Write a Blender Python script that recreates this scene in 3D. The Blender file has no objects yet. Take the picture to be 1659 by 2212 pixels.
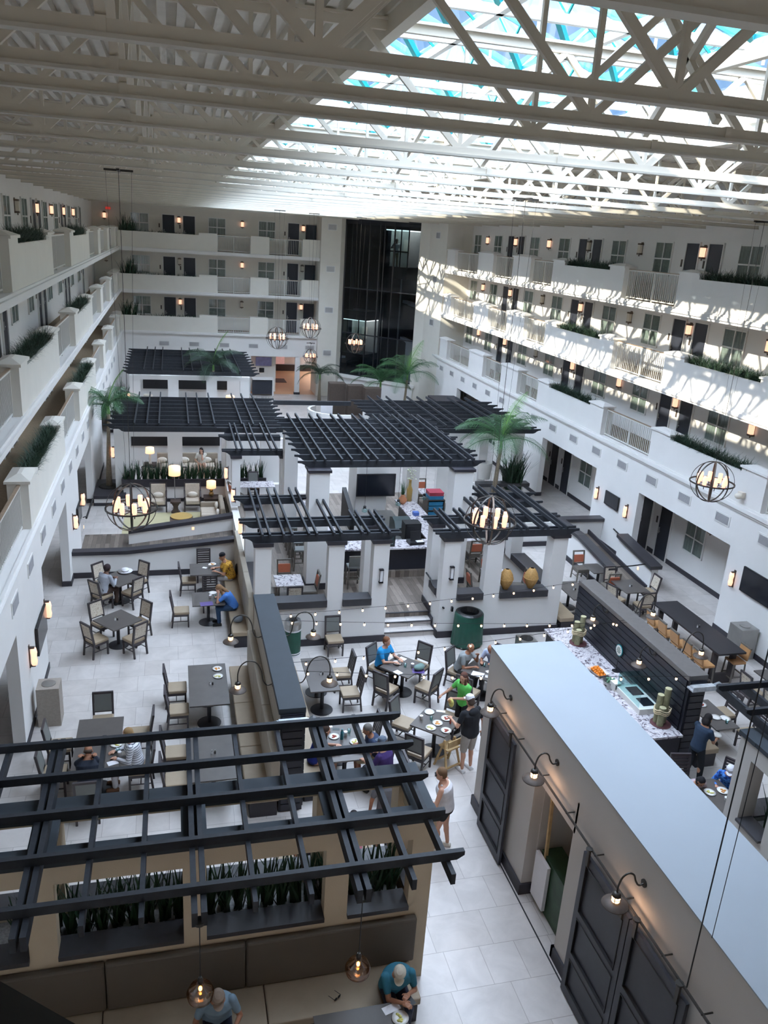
import bpy, bmesh, math, random
import numpy as np
from mathutils import Vector, Matrix, Euler
random.seed(7)
PI = math.pi
KID = {}
SC = bpy.context.scene
COL = SC.collection
H = 10.8                      # eye height above the dining floor

# ------------------------------------------------------------------ camera
def cam_axes(yaw, pitch, roll):
    y, p, r = [math.radians(a) for a in (yaw, pitch, roll)]
    f = Vector((math.sin(y) * math.cos(p), math.cos(y) * math.cos(p), -math.sin(p)))
    rt = Vector((math.cos(y), -math.sin(y), 0)); up = rt.cross(f)
    return rt * math.cos(r) + up * math.sin(r), -rt * math.sin(r) + up * math.cos(r), f
CR, CU, CF = cam_axes(15.27, 18.71, 3.84)
cd = bpy.data.cameras.new('camera'); cam = bpy.data.objects.new('camera', cd); COL.objects.link(cam)
cd.sensor_fit = 'VERTICAL'; cd.sensor_height = 24; cd.lens = 24 * 1750 / 2212
cd.clip_start = .05; cd.clip_end = 500
M4 = Matrix((CR, CU, -CF)).transposed().to_4x4(); M4.translation = Vector((0, 0, H)); cam.matrix_world = M4
SC.camera = cam

# ------------------------------------------------------------------ world, sun, exposure
def lin(h):
    h = h.lstrip('#'); v = [int(h[i:i + 2], 16) / 255 for i in (0, 2, 4)]
    return [c / 12.92 if c <= .04045 else ((c + .055) / 1.055) ** 2.4 for c in v] + [1]
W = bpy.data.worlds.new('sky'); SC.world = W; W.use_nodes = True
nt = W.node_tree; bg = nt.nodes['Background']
tc = nt.nodes.new('ShaderNodeTexCoord'); nz = nt.nodes.new('ShaderNodeTexNoise'); nz.inputs['Scale'].default_value = 2.2; nz.inputs['Detail'].default_value = 6
rp = nt.nodes.new('ShaderNodeValToRGB'); rp.color_ramp.elements[0].position = .42; rp.color_ramp.elements[1].position = .72
rp.color_ramp.elements[0].color = lin('#86b8f2'); rp.color_ramp.elements[1].color = lin('#c3ddf8')
nt.links.new(tc.outputs['Generated'], nz.inputs['Vector']); nt.links.new(nz.outputs['Fac'], rp.inputs['Fac'])
sz = nt.nodes.new('ShaderNodeSeparateXYZ'); nt.links.new(tc.outputs['Generated'], sz.inputs[0])      # overhead sky brightened, out of view, to light the interior; clear blue low down
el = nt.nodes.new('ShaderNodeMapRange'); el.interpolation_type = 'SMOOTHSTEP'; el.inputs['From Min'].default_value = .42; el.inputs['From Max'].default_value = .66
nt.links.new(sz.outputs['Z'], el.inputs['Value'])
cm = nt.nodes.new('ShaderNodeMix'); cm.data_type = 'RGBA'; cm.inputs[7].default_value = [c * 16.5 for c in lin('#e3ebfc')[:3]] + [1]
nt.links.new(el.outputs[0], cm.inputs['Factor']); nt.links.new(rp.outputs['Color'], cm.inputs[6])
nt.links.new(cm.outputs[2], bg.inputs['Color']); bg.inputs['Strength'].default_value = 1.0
sd = bpy.data.lights.new('sun', 'SUN'); sun = bpy.data.objects.new('sun', sd); COL.objects.link(sun)
sd.energy = 14; sd.angle = math.radians(.6); sd.color = (1, .83, .62)
sun.rotation_euler = Vector((1, .31, -.57)).to_track_quat('-Z', 'Y').to_euler()
SC.view_settings.view_transform = 'Standard'; SC.view_settings.look = 'None'
SC.view_settings.exposure = .2; SC.view_settings.gamma = 1; SC.view_settings.use_curve_mapping = False
try:
    SC.cycles.use_denoising = True; SC.cycles.max_bounces = 16; SC.cycles.diffuse_bounces = 14; SC.cycles.transparent_max_bounces = 24
    SC.cycles.sample_clamp_indirect = 4; SC.cycles.caustics_reflective = False; SC.cycles.caustics_refractive = False
except Exception: pass

# ------------------------------------------------------------------ materials
MT = {}
def nodes(name):
    m = bpy.data.materials.new(name); m.use_nodes = True; MT[name] = m
    n = m.node_tree; return m, n, n.nodes['Principled BSDF'], n.links
def mat(name, col, rough=.55, metal=0, var=.08, vs=6, bump=0, bs=40, emit=0, ecol=None, alpha=1, spec=.5):
    m, n, b, l = nodes(name)
    b.inputs['Roughness'].default_value = rough; b.inputs['Metallic'].default_value = metal; b.inputs['Specular IOR Level'].default_value = spec
    c = lin(col)
    if var:
        t = n.nodes.new('ShaderNodeTexCoord'); z = n.nodes.new('ShaderNodeTexNoise'); z.inputs['Scale'].default_value = vs; z.inputs['Detail'].default_value = 4
        r = n.nodes.new('ShaderNodeValToRGB')
        r.color_ramp.elements[0].position = .3; r.color_ramp.elements[1].position = .7
        r.color_ramp.elements[0].color = [x * (1 - var) for x in c[:3]] + [1]; r.color_ramp.elements[1].color = [min(1, x * (1 + var)) for x in c[:3]] + [1]
        l.new(t.outputs['Object'], z.inputs['Vector']); l.new(z.outputs['Fac'], r.inputs['Fac']); l.new(r.outputs['Color'], b.inputs['Base Color'])
        if bump:
            z2 = n.nodes.new('ShaderNodeTexNoise'); z2.inputs['Scale'].default_value = bs; l.new(t.outputs['Object'], z2.inputs['Vector'])
            bp = n.nodes.new('ShaderNodeBump'); bp.inputs['Strength'].default_value = bump; bp.inputs['Distance'].default_value = .02
            l.new(z2.outputs['Fac'], bp.inputs['Height']); l.new(bp.outputs['Normal'], b.inputs['Normal'])
    else: b.inputs['Base Color'].default_value = c
    if emit:
        b.inputs['Emission Color'].default_value = lin(ecol or col); b.inputs['Emission Strength'].default_value = emit
    return m
def glassy(name, col, tr, rough=.05):
    m, n, b, l = nodes(name)
    out = n.nodes['Material Output']; tb = n.nodes.new('ShaderNodeBsdfTransparent'); gl = n.nodes.new('ShaderNodeBsdfGlossy'); mx = n.nodes.new('ShaderNodeMixShader')
    tb.inputs['Color'].default_value = lin(col); gl.inputs['Roughness'].default_value = rough; mx.inputs['Fac'].default_value = tr
    l.new(tb.outputs[0], mx.inputs[1]); l.new(gl.outputs[0], mx.inputs[2]); l.new(mx.outputs[0], out.inputs['Surface']); return m
def brick(name, c1, c2, cm, w, h, mortar, rough, rot=0, off=.5, sq=1, sqf=2, streak=0, var=.5, vs=3, tint=.06, stretch=(1, 1, 1)):
    m, n, b, l = nodes(name); b.inputs['Roughness'].default_value = rough
    t = n.nodes.new('ShaderNodeTexCoord'); mp = n.nodes.new('ShaderNodeMapping'); mp.inputs['Rotation'].default_value = rot if isinstance(rot, tuple) else (0, 0, rot)
    k = n.nodes.new('ShaderNodeTexBrick'); k.offset = off; k.squash = sq; k.squash_frequency = sqf
    k.inputs['Scale'].default_value = 1; k.inputs['Brick Width'].default_value = w; k.inputs['Row Height'].default_value = h; k.inputs['Mortar Size'].default_value = mortar; k.inputs['Mortar Smooth'].default_value = .1; k.inputs['Bias'].default_value = 0
    k.inputs['Color1'].default_value = lin(c1); k.inputs['Color2'].default_value = lin(c2); k.inputs['Mortar'].default_value = lin(cm)
    l.new(t.outputs['Object'], mp.inputs['Vector']); l.new(mp.outputs['Vector'], k.inputs['Vector'])
    z = n.nodes.new('ShaderNodeTexNoise'); z.inputs['Scale'].default_value = vs; z.inputs['Detail'].default_value = 7; z.inputs['Roughness'].default_value = .6; z.inputs['Distortion'].default_value = .6
    mp2 = n.nodes.new('ShaderNodeMapping'); mp2.inputs['Scale'].default_value = stretch; l.new(mp.outputs['Vector'], mp2.inputs['Vector']); l.new(mp2.outputs['Vector'], z.inputs['Vector'])
    r = n.nodes.new('ShaderNodeValToRGB'); r.color_ramp.elements[0].position = .3; r.color_ramp.elements[1].position = .7
    r.color_ramp.elements[0].color = (1 - tint * 2, 1 - tint * 2, 1 - tint * 2, 1); r.color_ramp.elements[1].color = (1, 1, 1, 1)
    l.new(z.outputs['Fac'], r.inputs['Fac'])
    mx = n.nodes.new('ShaderNodeMix'); mx.data_type = 'RGBA'; mx.blend_type = 'MULTIPLY'; mx.inputs['Factor'].default_value = 1
    l.new(k.outputs['Color'], mx.inputs[6]); l.new(r.outputs['Color'], mx.inputs[7]); l.new(mx.outputs[2], b.inputs['Base Color'])
    return m
def ramp_mat(name, stops, scale, rough=.3, detail=8, stretch=(1, 1, 1), dist=0, tex='noise'):
    m, n, b, l = nodes(name); b.inputs['Roughness'].default_value = rough
    t = n.nodes.new('ShaderNodeTexCoord'); mp = n.nodes.new('ShaderNodeMapping'); mp.inputs['Scale'].default_value = stretch
    z = n.nodes.new('ShaderNodeTexNoise'); z.inputs['Scale'].default_value = scale; z.inputs['Detail'].default_value = detail; z.inputs['Distortion'].default_value = dist
    r = n.nodes.new('ShaderNodeValToRGB'); cr = r.color_ramp
    while len(cr.elements) > len(stops): cr.elements.remove(cr.elements[-1])
    while len(cr.elements) < len(stops): cr.elements.new(.5)
    for e, (p, c) in zip(cr.elements, stops): e.position = p; e.color = lin(c)
    l.new(t.outputs['Object'], mp.inputs['Vector']); l.new(mp.outputs['Vector'], z.inputs['Vector']); l.new(z.outputs['Fac'], r.inputs['Fac']); l.new(r.outputs['Color'], b.inputs['Base Color'])
    return m
brick('tile', '#d3cdc9', '#c6bfba', '#aca5a0', .98, .72, .006, .32, 0, .37, .62, 2, tint=.1, vs=2.2)
brick('plank', '#93877d', '#5a5048', '#37312c', 1.25, .15, .003, .45, PI / 2, .37, tint=.16, vs=9, stretch=(.35, 4, 1))
ramp_mat('granite', [(.3, '#4a4048'), (.42, '#8a8288'), (.5, '#d2cfd2'), (.6, '#b7aeb2'), (.68, '#e2dfe0')], 9, .22, 10, dist=1.2)
mat('white_wall', '#e8e6e4', .75, var=.015, vs=1.5, bump=.06, bs=90)
mat('cream_wall', '#e3dfd6', .8, var=.02, vs=2, bump=.08, bs=80)
mat('tan_wall', '#cfc0a8', .8, var=.04, vs=2, bump=.1, bs=60)
mat('kitchen_wall', '#bdb8b3', .8, var=.02, vs=2, bump=.06, bs=80)
mat('roof_white', '#9da4ab', .75, var=.03, vs=.7)
mat('black_base', '#2e2c33', .55, var=.1)
mat('pergola', '#2a2d33', .6, var=.18, vs=14, spec=.35)
mat('cap_slate', '#30373e', .7, var=.06, vs=3)
mat('cap_dark', '#3b3a3e', .42, var=.1, vs=8)
mat('cap_grey', '#635f5d', .5, var=.08, vs=8)
mat('steel_white', '#d9d2c5', .55, var=.05, vs=2)
mat('steel_flange', '#c9c5bb', .55, var=.05, vs=2)
mat('deck', '#e2ded6', .7, var=.05, vs=3)
mat('teal', '#15868c', .4, var=.08, vs=3)
mat('mullion_white', '#d9dcdd', .5, var=.03)
mat('rail_white', '#dddcd8', .45, var=0)
mat('rail_wood', '#9a8672', .5, var=.12, vs=12)
mat('carpet', '#7b6b56', .95, var=.15, vs=20)
mat('door_navy', '#2b2f3a', .5, var=.08, vs=10)
mat('frame_white', '#e3e2df', .45, var=0)
mat('curtain', '#c3c6ba', .8, var=.12, vs=14)
mat('slate_pane', '#4f5a58', .15, var=.1)
glassy('sky_glass', '#e3eef6', .09, .03)
glassy('clear_glass', '#d9efee', .13, .04)
glassy('lift_glass', '#8b97a4', .05, .05)
glassy('smoked_glass', '#d8b490', .22, .08)
glassy('pane_glass', '#c8d2d4', .2, .05)
mat('lift_black', '#191c25', .3, var=.1, vs=2)
mat('lift_inside', '#b5b5b0', .6, var=.05)
mat('bronze', '#4e443e', .55, .15, var=.1, vs=20)
mat('iron', '#45423f', .45, .6, var=.1, vs=12)
mat('iron_brown', '#6d5e53', .5, .4, var=.12, vs=12)
mat('dark_metal', '#26242a', .4, .5, var=.08)
mat('steel', '#b5b4b2', .28, .9, var=.06, vs=10)
mat('glow_bulb', '#ffd9a0', .4, var=0, emit=5, ecol='#ffcf9a')
mat('glow_glass', '#ffc9a0', .4, var=0, emit=1.5, ecol='#ffb596')
mat('glow_shade', '#ffe4c6', .6, var=0, emit=1.1, ecol='#ffc793')
mat('glow_sconce', '#ffc9a8', .5, var=0, emit=1.15, ecol='#ffc2a0')
mat('shade_off', '#e2d9cc', .6, var=.03)
mat('sconce_off', '#d8cfc0', .5, var=.03)
mat('gold', '#a3875a', .3, .8, var=.08)
mat('leaf', '#38623c', .5, var=.25, vs=3)
mat('leaf_bright', '#6f9e4c', .5, var=.2, vs=3)
mat('leaf_dark', '#1f3a26', .55, var=.3, vs=4)
mat('grass', '#2c4434', .6, var=.35, vs=6)
mat('sansevieria', '#24402a', .5, var=.3, vs=5)
mat('trunk', '#8a7d6b', .85, var=.2, vs=12, bump=.3)
mat('soil', '#2a2724', .9, var=.2, vs=15)
mat('pebble', '#8b8a8a', .6, var=.35, vs=30)
mat('leather', '#9d8c76', .5, var=.05, vs=5, bump=.05)
mat('leather_grey', '#6f7270', .5, var=.05, vs=5)
mat('chair_frame', '#3d373a', .45, var=.12, vs=14)
mat('chair_taupe', '#67615a', .5, var=.1, vs=12)
mat('orange_vinyl', '#b5654a', .5, var=.06)
mat('tan_vinyl', '#b98a5c', .5, var=.06)
ramp_mat('chair_pattern', [(.35, '#b9aa98'), (.5, '#d8cfc0'), (.62, '#a3917d')], 16, .8, 4, stretch=(1, 1, 3))
mat('table_top', '#57524f', .32, var=.07, vs=6)
mat('table_black', '#26252a', .45, var=.05)
mat('booth', '#a39a8c', .65, var=.04, vs=3)
mat('booth_dark', '#5f574e', .7, var=.05, vs=2)  # booth colour darkened for the roof's shade over the near-left pavilion
mat('plate', '#ece9e4', .25, var=0)
mat('paper', '#e7e6ea', .7, var=.02)
mat('napkin', '#eeedf0', .8, var=.03)
mat('food_a', '#c98a3c', .6, var=.4, vs=30); mat('food_b', '#c4bd6a', .6, var=.4, vs=30); mat('food_c', '#9c4130', .6, var=.4, vs=30)
mat('purple', '#5b4a86', .5, var=.05); mat('blue_card', '#4f6fb8', .5, var=.05); mat('teal_bottle', '#2c6e78', .4, var=.05)
mat('orange_fruit', '#e08422', .5, var=.12, vs=20)
mat('apple_green', '#5d8a6c', .5, var=.3, vs=20)
mat('trash_green', '#154a3c', .5, var=.12, vs=6)
mat('trash_dark', '#2b3a3c', .4, var=.1)
mat('trash_stone', '#9a9188', .75, var=.08, vs=20)
mat('trash_steel', '#a5a39f', .35, .6, var=.08, vs=3)
mat('bag_black', '#131416', .35, var=.1)
mat('log', '#8d8a6d', .85, var=.2, vs=14, bump=.25); mat('log_end', '#b3ad8a', .8, var=.1, vs=30)
mat('rope', '#cdbb9a', .9, var=.1, vs=60); mat('maroon', '#5a3638', .6, var=.1)
mat('barn', '#30323b', .5, var=.07, vs=10); mat('wood_raw', '#b79a6d', .7, var=.15, vs=10)
mat('screen', '#1e2129', .15, var=.1, vs=2); mat('screen_on', '#5b5878', .3, var=.3, vs=5, emit=.25, ecol='#5b5878')
mat('black', '#141418', .5, var=.05); mat('grey_vent', '#a6a5a8', .5, var=.05)
mat('warm_floor', '#c79a73', .35, var=.05, vs=2)
mat('taupe_block', '#51463f', .6, var=.1, vs=8)
mat('black_slat', '#1f212b', .45, var=.1, vs=5)
mat('terracotta', '#c0805c', .6, var=.08); mat('basket', '#b28a52', .7, var=.2, vs=25, bump=.3)
mat('red_crate', '#a3374a', .5, var=.06); mat('blue_crate', '#2f7fa8', .5, var=.06)
mat('sofa', '#9d9081', .8, var=.05, vs=8); mat('cushion', '#bdb0a0', .85, var=.08, vs=12)
mat('rug', '#b9b18e', .95, var=.1, vs=1.2); mat('oval_gold', '#b39455', .4, var=.05); mat('dark_wood', '#3f332e', .45, var=.12, vs=12)
mat('red_sign', '#c23a30', .4, var=0, emit=.5); mat('silver_foil', '#c4cad0', .3, .5, var=.2, vs=12)
SK = {k: mat('skin_' + k, c, .55, var=.04, vs=8) for k, c in dict(light='#c99a82', mid='#b9886c', tan='#a06f55', dark='#6b4a3a').items()}
def cloth(c):
    k = 'cloth_' + c
    return MT.get(k) or mat(k, '#' + c, .85, var=.07, vs=12)

# ------------------------------------------------------------------ mesh helpers
class MB:
    """collects shapes and links them as one mesh object"""
    def __init__(s): s.v = []; s.f = []
    def add(s, vs, fs):
        o = len(s.v); s.v += [tuple(p) for p in vs]; s.f += [tuple(i + o for i in f) for f in fs]; return s
    def box(s, x0, x1, y0, y1, z0, z1):
        return s.add([(x0, y0, z0), (x1, y0, z0), (x1, y1, z0), (x0, y1, z0), (x0, y0, z1), (x1, y0, z1), (x1, y1, z1), (x0, y1, z1)],
                     [(3, 2, 1, 0), (4, 5, 6, 7), (0, 1, 5, 4), (1, 2, 6, 5), (2, 3, 7, 6), (3, 0, 4, 7)])
    def obox(s, c, d, w, h, L):    # oriented box: centre line start c, direction d, length L, width w (horizontal), height h
        c = Vector(c); d = Vector(d).normalized()
        sd_ = d.cross(Vector((0, 0, 1)))
        if sd_.length < 1e-4: sd_ = Vector((1, 0, 0))
        sd_.normalize(); up = sd_.cross(d)
        P_ = []
        for t in (0, L):
            for a, b_ in ((-1, -1), (1, -1), (1, 1), (-1, 1)): P_.append(c + d * t + sd_ * a * w / 2 + up * b_ * h / 2)
        return s.add(P_, [(0, 1, 2, 3), (7, 6, 5, 4), (0, 4, 5, 1), (1, 5, 6, 2), (2, 6, 7, 3), (3, 7, 4, 0)])
    def bar(s, a, b_, w, h=None):
        a = Vector(a); b_ = Vector(b_); return s.obox(a, b_ - a, w, h or w, (b_ - a).length)
    def tube(s, pts, r, n=8, closed=False):
        pts = [Vector(p) for p in pts]; rs = r if isinstance(r, (list, tuple)) else [r] * len(pts)
        o = len(s.v); N = len(pts); prev = None
        for i, p in enumerate(pts):
            if closed: d = pts[(i + 1) % N] - pts[i - 1]
            else: d = pts[min(i + 1, N - 1)] - pts[max(i - 1, 0)]
            if d.length < 1e-9: d = Vector((0, 0, 1))
            d.normalize()
            if prev is None: u = d.orthogonal().normalized()
            else:
                u = prev - d * prev.dot(d)
                u = u.normalized() if u.length > 1e-6 else d.orthogonal().normalized()
            prev = u; w = d.cross(u)
            for k in range(n):
                a = 2 * PI * k / n; s.v.append(tuple(p + (u * math.cos(a) + w * math.sin(a)) * rs[i]))
        for i in range(N if closed else N - 1):
            j = (i + 1) % N
            for k in range(n):
                k2 = (k + 1) % n; s.f.append((o + i * n + k, o + i * n + k2, o + j * n + k2, o + j * n + k))
        if not closed:
            s.f.append(tuple(o + k for k in range(n))[::-1]); s.f.append(tuple(o + (N - 1) * n + k for k in range(n)))
        return s
    def lathe(s, prof, c=(0, 0, 0), n=20, cap=True):
        o = len(s.v)
        for r, z in prof:
            for k in range(n):
                a = 2 * PI * k / n; s.v.append((c[0] + r * math.cos(a), c[1] + r * math.sin(a), c[2] + z))
        for i in range(len(prof) - 1):
            for k in range(n):
                k2 = (k + 1) % n; s.f.append((o + i * n + k, o + i * n + k2, o + (i + 1) * n + k2, o + (i + 1) * n + k))
        if cap: s.f.append(tuple(o + k for k in range(n))[::-1]); s.f.append(tuple(o + (len(prof) - 1) * n + k for k in range(n)))
        return s
    def cyl(s, c, r, h, n=16): return s.lathe([(r, 0), (r, h)], c, n)
    def prism(s, poly, z0, z1):   # poly in xy, extruded in z
        n = len(poly)
        return s.add([(x, y, z0) for x, y in poly] + [(x, y, z1) for x, y in poly],
                     [tuple(range(n))[::-1], tuple(range(n, 2 * n))] + [(i, (i + 1) % n, n + (i + 1) % n, n + i) for i in range(n)])
    def xprof(s, prof, x0, x1, ax='x'):   # profile in (y,z) extruded along x, or (x,z) along y
        n = len(prof)
        if ax == 'x': A = [(x0, a, b_) for a, b_ in prof] + [(x1, a, b_) for a, b_ in prof]
        else: A = [(a, x0, b_) for a, b_ in prof] + [(a, x1, b_) for a, b_ in prof]
        return s.add(A, [tuple(range(n)), tuple(range(2 * n - 1, n - 1, -1))] + [(i, n + i, n + (i + 1) % n, (i + 1) % n) for i in range(n)])
    def ball(s, c, r, n=10, m=7):
        rr = r if isinstance(r, (tuple, list)) else (r, r, r)
        prof = [(math.sin(PI * i / m), -math.cos(PI * i / m)) for i in range(m + 1)]; o = len(s.v)
        for a_, z in prof:
            for k in range(n):
                t = 2 * PI * k / n; s.v.append((c[0] + rr[0] * a_ * math.cos(t), c[1] + rr[1] * a_ * math.sin(t), c[2] + rr[2] * z))
        for i in range(m):
            for k in range(n):
                k2 = (k + 1) % n; s.f.append((o + i * n + k, o + i * n + k2, o + (i + 1) * n + k2, o + (i + 1) * n + k))
        return s
    def mesh(s, name, m, smooth=False, bevel=0):
        me = bpy.data.meshes.new(name); me.from_pydata(s.v, [], s.f); me.validate()
        bm = bmesh.new(); bm.from_mesh(me); bmesh.ops.recalc_face_normals(bm, faces=bm.faces); bm.to_mesh(me); bm.free()
        me.materials.append(MT[m] if isinstance(m, str) else m)
        if smooth:
            for p in me.polygons: p.use_smooth = True
        return me
    def build(s, name, m, parent=None, smooth=False, bevel=0):
        o = bpy.data.objects.new(name, s.mesh(name, m, smooth)); COL.objects.link(o)
        if parent:
            o.parent = parent; KID.setdefault(parent.name, []).append(o)
        if bevel:
            b = o.modifiers.new('bevel', 'BEVEL'); b.width = bevel; b.segments = 2; b.limit_method = 'ANGLE'
        return o
def tag(o, label=None, cat=None, group=None, kind=None):
    if label: o['label'] = label
    if cat: o['category'] = cat
    if group: o['group'] = group
    if kind: o['kind'] = kind
    return o
def thing(name, loc=(0, 0, 0), rz=0, label=None, cat=None, group=None, kind=None):
    o = bpy.data.objects.new(name, None); COL.objects.link(o); o.location = loc; o.rotation_euler = (0, 0, rz)
    o.empty_display_size = .1
    return tag(o, label, cat, group, kind)
def dup(o, loc=None, rz=None, label=None, group=None, parent=None):
    c = o.copy(); COL.objects.link(c)
    if parent is not None: c.parent = parent; KID.setdefault(parent.name, []).append(c)
    if loc is not None: c.location = loc
    if rz is not None: c.rotation_euler = (0, 0, rz)
    if label: c['label'] = label
    if group: c['group'] = group
    for ch in KID.get(o.name, ()): dup(ch, parent=c)
    return c
def struct(name, m, mb, label=None, smooth=False, cat=None):
    o = mb.build(name, m, None, smooth); o['kind'] = 'structure'
    if label: o['label'] = label
    return o
def B(*a): return MB().box(*a)
class Proto:
    """first call hands out the original, later calls hand out copies"""
    def __init__(s, make): s.make = make; s.o = None; s.used = False
    def put(s, loc, rz=0, label=None, group=None):
        if s.o is None: s.o = s.make()
        if not s.used:
            s.used = True; o = s.o; o.location = loc; o.rotation_euler = (0, 0, rz)
            if label: o['label'] = label
            if group: o['group'] = group
            return o
        return dup(s.o, loc, rz, label, group)
ORD = ['first', 'second', 'third', 'fourth', 'fifth', 'sixth', 'seventh', 'eighth', 'ninth', 'tenth', 'eleventh', 'twelfth', 'thirteenth', 'fourteenth', 'fifteenth', 'sixteenth', 'seventeenth', 'eighteenth', 'nineteenth', 'twentieth', 'twenty-first', 'twenty-second', 'twenty-third', 'twenty-fourth', 'twenty-fifth', 'twenty-sixth']

# ================================================================== SHELL
XL, XR, YF = -3.15, 16.05, 56.0
ZL = [3.85, 6.43, 9.02]                 # underside of each gallery slab
ZF = [0, 4.05, 6.63, 9.22]              # walking levels
struct('floor', 'tile', B(-6.5, 19.5, -3, 56, -.2, 0), 'pale stone tile floor of the hotel atrium')
struct('floor_lobby', 'warm_floor', B(-6.5, 12, 56, 68, -.2, 0), 'warm tan stone floor of the far lobby entrance')
def sx(side, d): return XR + d if side == 'right' else XL - d
def sbox(mb, side, d0, d1, y0, y1, z0, z1):
    a, b_ = sx(side, d0), sx(side, d1); return mb.box(min(a, b_), max(a, b_), y0, y1, z0, z1)
DOORS = [(15.7, 16.5), (17.0, 17.8), (24.4, 25.25), (25.7, 26.55), (32.7, 33.4), (33.95, 34.7), (40.8, 41.5), (42.1, 42.9), (49.2, 50.0)]
WINS = [(14.0, 15.2), (19.0, 20.2), (22.4, 23.6), (27.3, 28.5), (30.55, 31.75), (35.5, 36.7), (38.8, 40.0), (43.7, 44.9), (47.0, 48.1)]
SCON = [16.75, 21.3, 25.48, 29.5, 33.68, 37.7, 41.8, 45.9]
for side in ('left', 'right'):
    mb = MB(); sbox(mb, side, 1.6, 1.85, -2, 58, 0, 13.1); struct('wall_' + side, 'white_wall', mb, 'white guest-room wall behind the %s galleries' % side)
    mb = MB()                                                                    # lower wall with corridor openings
    ops = [(-2, 9.0), (12.0, 15.9), (19.4, 24.45), (27.7, 32.6), (38.0, 44.5)] if side == 'left' else [(-2, 9.0), (10.5, 14.6), (19.3, 24.45), (27.6, 32.6), (38.0, 44.5)]
    e = -2
    for a, b_ in ops + [(56, 56)]:
        if a > e: sbox(mb, side, 0, .25, e, a, 0, 2.75)
        e = b_
    sbox(mb, side, 0, .25, -2, 56, 2.75, 3.85)
    struct('wall_%s_lower' % side, 'white_wall', mb, 'lower white wall with corridor openings on the %s' % side)
    mb = MB(); e = -2
    for a, b_ in ops + [(56, 56)]:
        if a > e and not (side == 'left' and 24.4 < a < 28): sbox(mb, side, -.02, .27, e - (.02 if e > -2 else 0), a + .02, 0, .17)
        if a > e and (side == 'left' and 24.4 < a < 28): sbox(mb, side, -.02, .27, e - .02, e + 1.1, 0, .17)
        e = b_
    sbox(mb, side, 1.57, 1.62, -2, 56, 0, .17)
    struct('baseboard_' + side, 'black_base', mb, 'black baseboard along the %s wall' % side)
    for f in range(3):
        z = ZL[f]
        mb = MB(); sbox(mb, side, .0, 1.6, -2, 57.6, z, z + .2); struct('gallery_floor', 'white_wall', mb, '%s gallery slab of the %s side' % (ORD[f], side))
        mb = MB(); sbox(mb, side, .3, 1.6, -2, 57.6, z + .2, z + .215); struct('gallery_carpet', 'carpet', mb, 'brown carpet on the %s gallery of the %s side' % (ORD[f], side))
        # stepped ledge
        mb = MB(); sbox(mb, side, -.10, .02, -2, YF, z + .05, z + .16); sbox(mb, side, -.05, .02, -2, YF, z - .03, z + .05); sbox(mb, side, -.04, .02, -2, YF, z + .16, z + .22)
        struct('trim_%d' % (f + 1 + (3 if side == 'right' else 0)), 'white_wall', mb, 'moulded ledge under the %s gallery on the %s' % (ORD[f], side))
        # parapets: (y0, y1, planter?)
        sol = [(5.5, 11.5, 1), (18.55, 25.1, 1), (29.5, 36.3, 1), (40.7, 42.1, 0), (46.7, 48.1, 0), (52.6, 54.0, 0), (55.5, YF, 0)] if side == 'left' else \
              [(5.5, 14.3, 1), (18.4, 24.3, 1), (27.75, 33.75, 1), (36.1, 38.2, 0), (40.8, 43.0, 0), (46.9, 48.3, 0)]
        if side == 'left' and f == 2: sol[0] = (5.5, 11.5, 1)
        for a, b_, pl in sol:
            mb = MB()
            def cap(y0, y1):
                sbox(mb, side, -.05, .50, y0 - .04, y1 + .04, z + 1.27, z + 1.33)
                x0, x1 = sx(side, -.05), sx(side, .5); xm0, xm1 = sx(side, .18), sx(side, .27)
                A_ = [(x0, y0 - .04, z + 1.33), (x1, y0 - .04, z + 1.33), (x1, y1 + .04, z + 1.33), (x0, y1 + .04, z + 1.33)]
                k = min(.3, (y1 - y0) / 2.2)
                T_ = [(xm0, y0 + k, z + 1.42), (xm1, y0 + k, z + 1.42), (xm1, y1 - k, z + 1.42), (xm0, y1 - k, z + 1.42)]
                mb.add(A_ + T_, [(0, 1, 5, 4), (1, 2, 6, 5), (2, 3, 7, 6), (3, 0, 4, 7), (4, 5, 6, 7), (3, 2, 1, 0)])
            if pl:
                q = [(0, z + .2), (0, z + 1.15), (.08, z + 1.15), (.08, z + .8), (.37, z + .8), (.37, z + 1.15), (.45, z + 1.15), (.45, z + .2)]; mb.xprof([(sx(side, d), h_) for d, h_ in q], a + 1.1, b_ - 1.1, 'y')
                for q0, q1 in ((a, a + 1.1), (b_ - 1.1, b_)): sbox(mb, side, 0, .45, q0, q1, z + .2, z + 1.27); cap(q0, q1)
            else: sbox(mb, side, 0, .45, a, b_, z + .2, z + 1.27); cap(a, b_)
            struct('gallery_parapet', 'cream_wall' if side == 'left' else 'white_wall', mb, 'white parapet block of the %s gallery, %s side' % (ORD[f], side))
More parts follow.
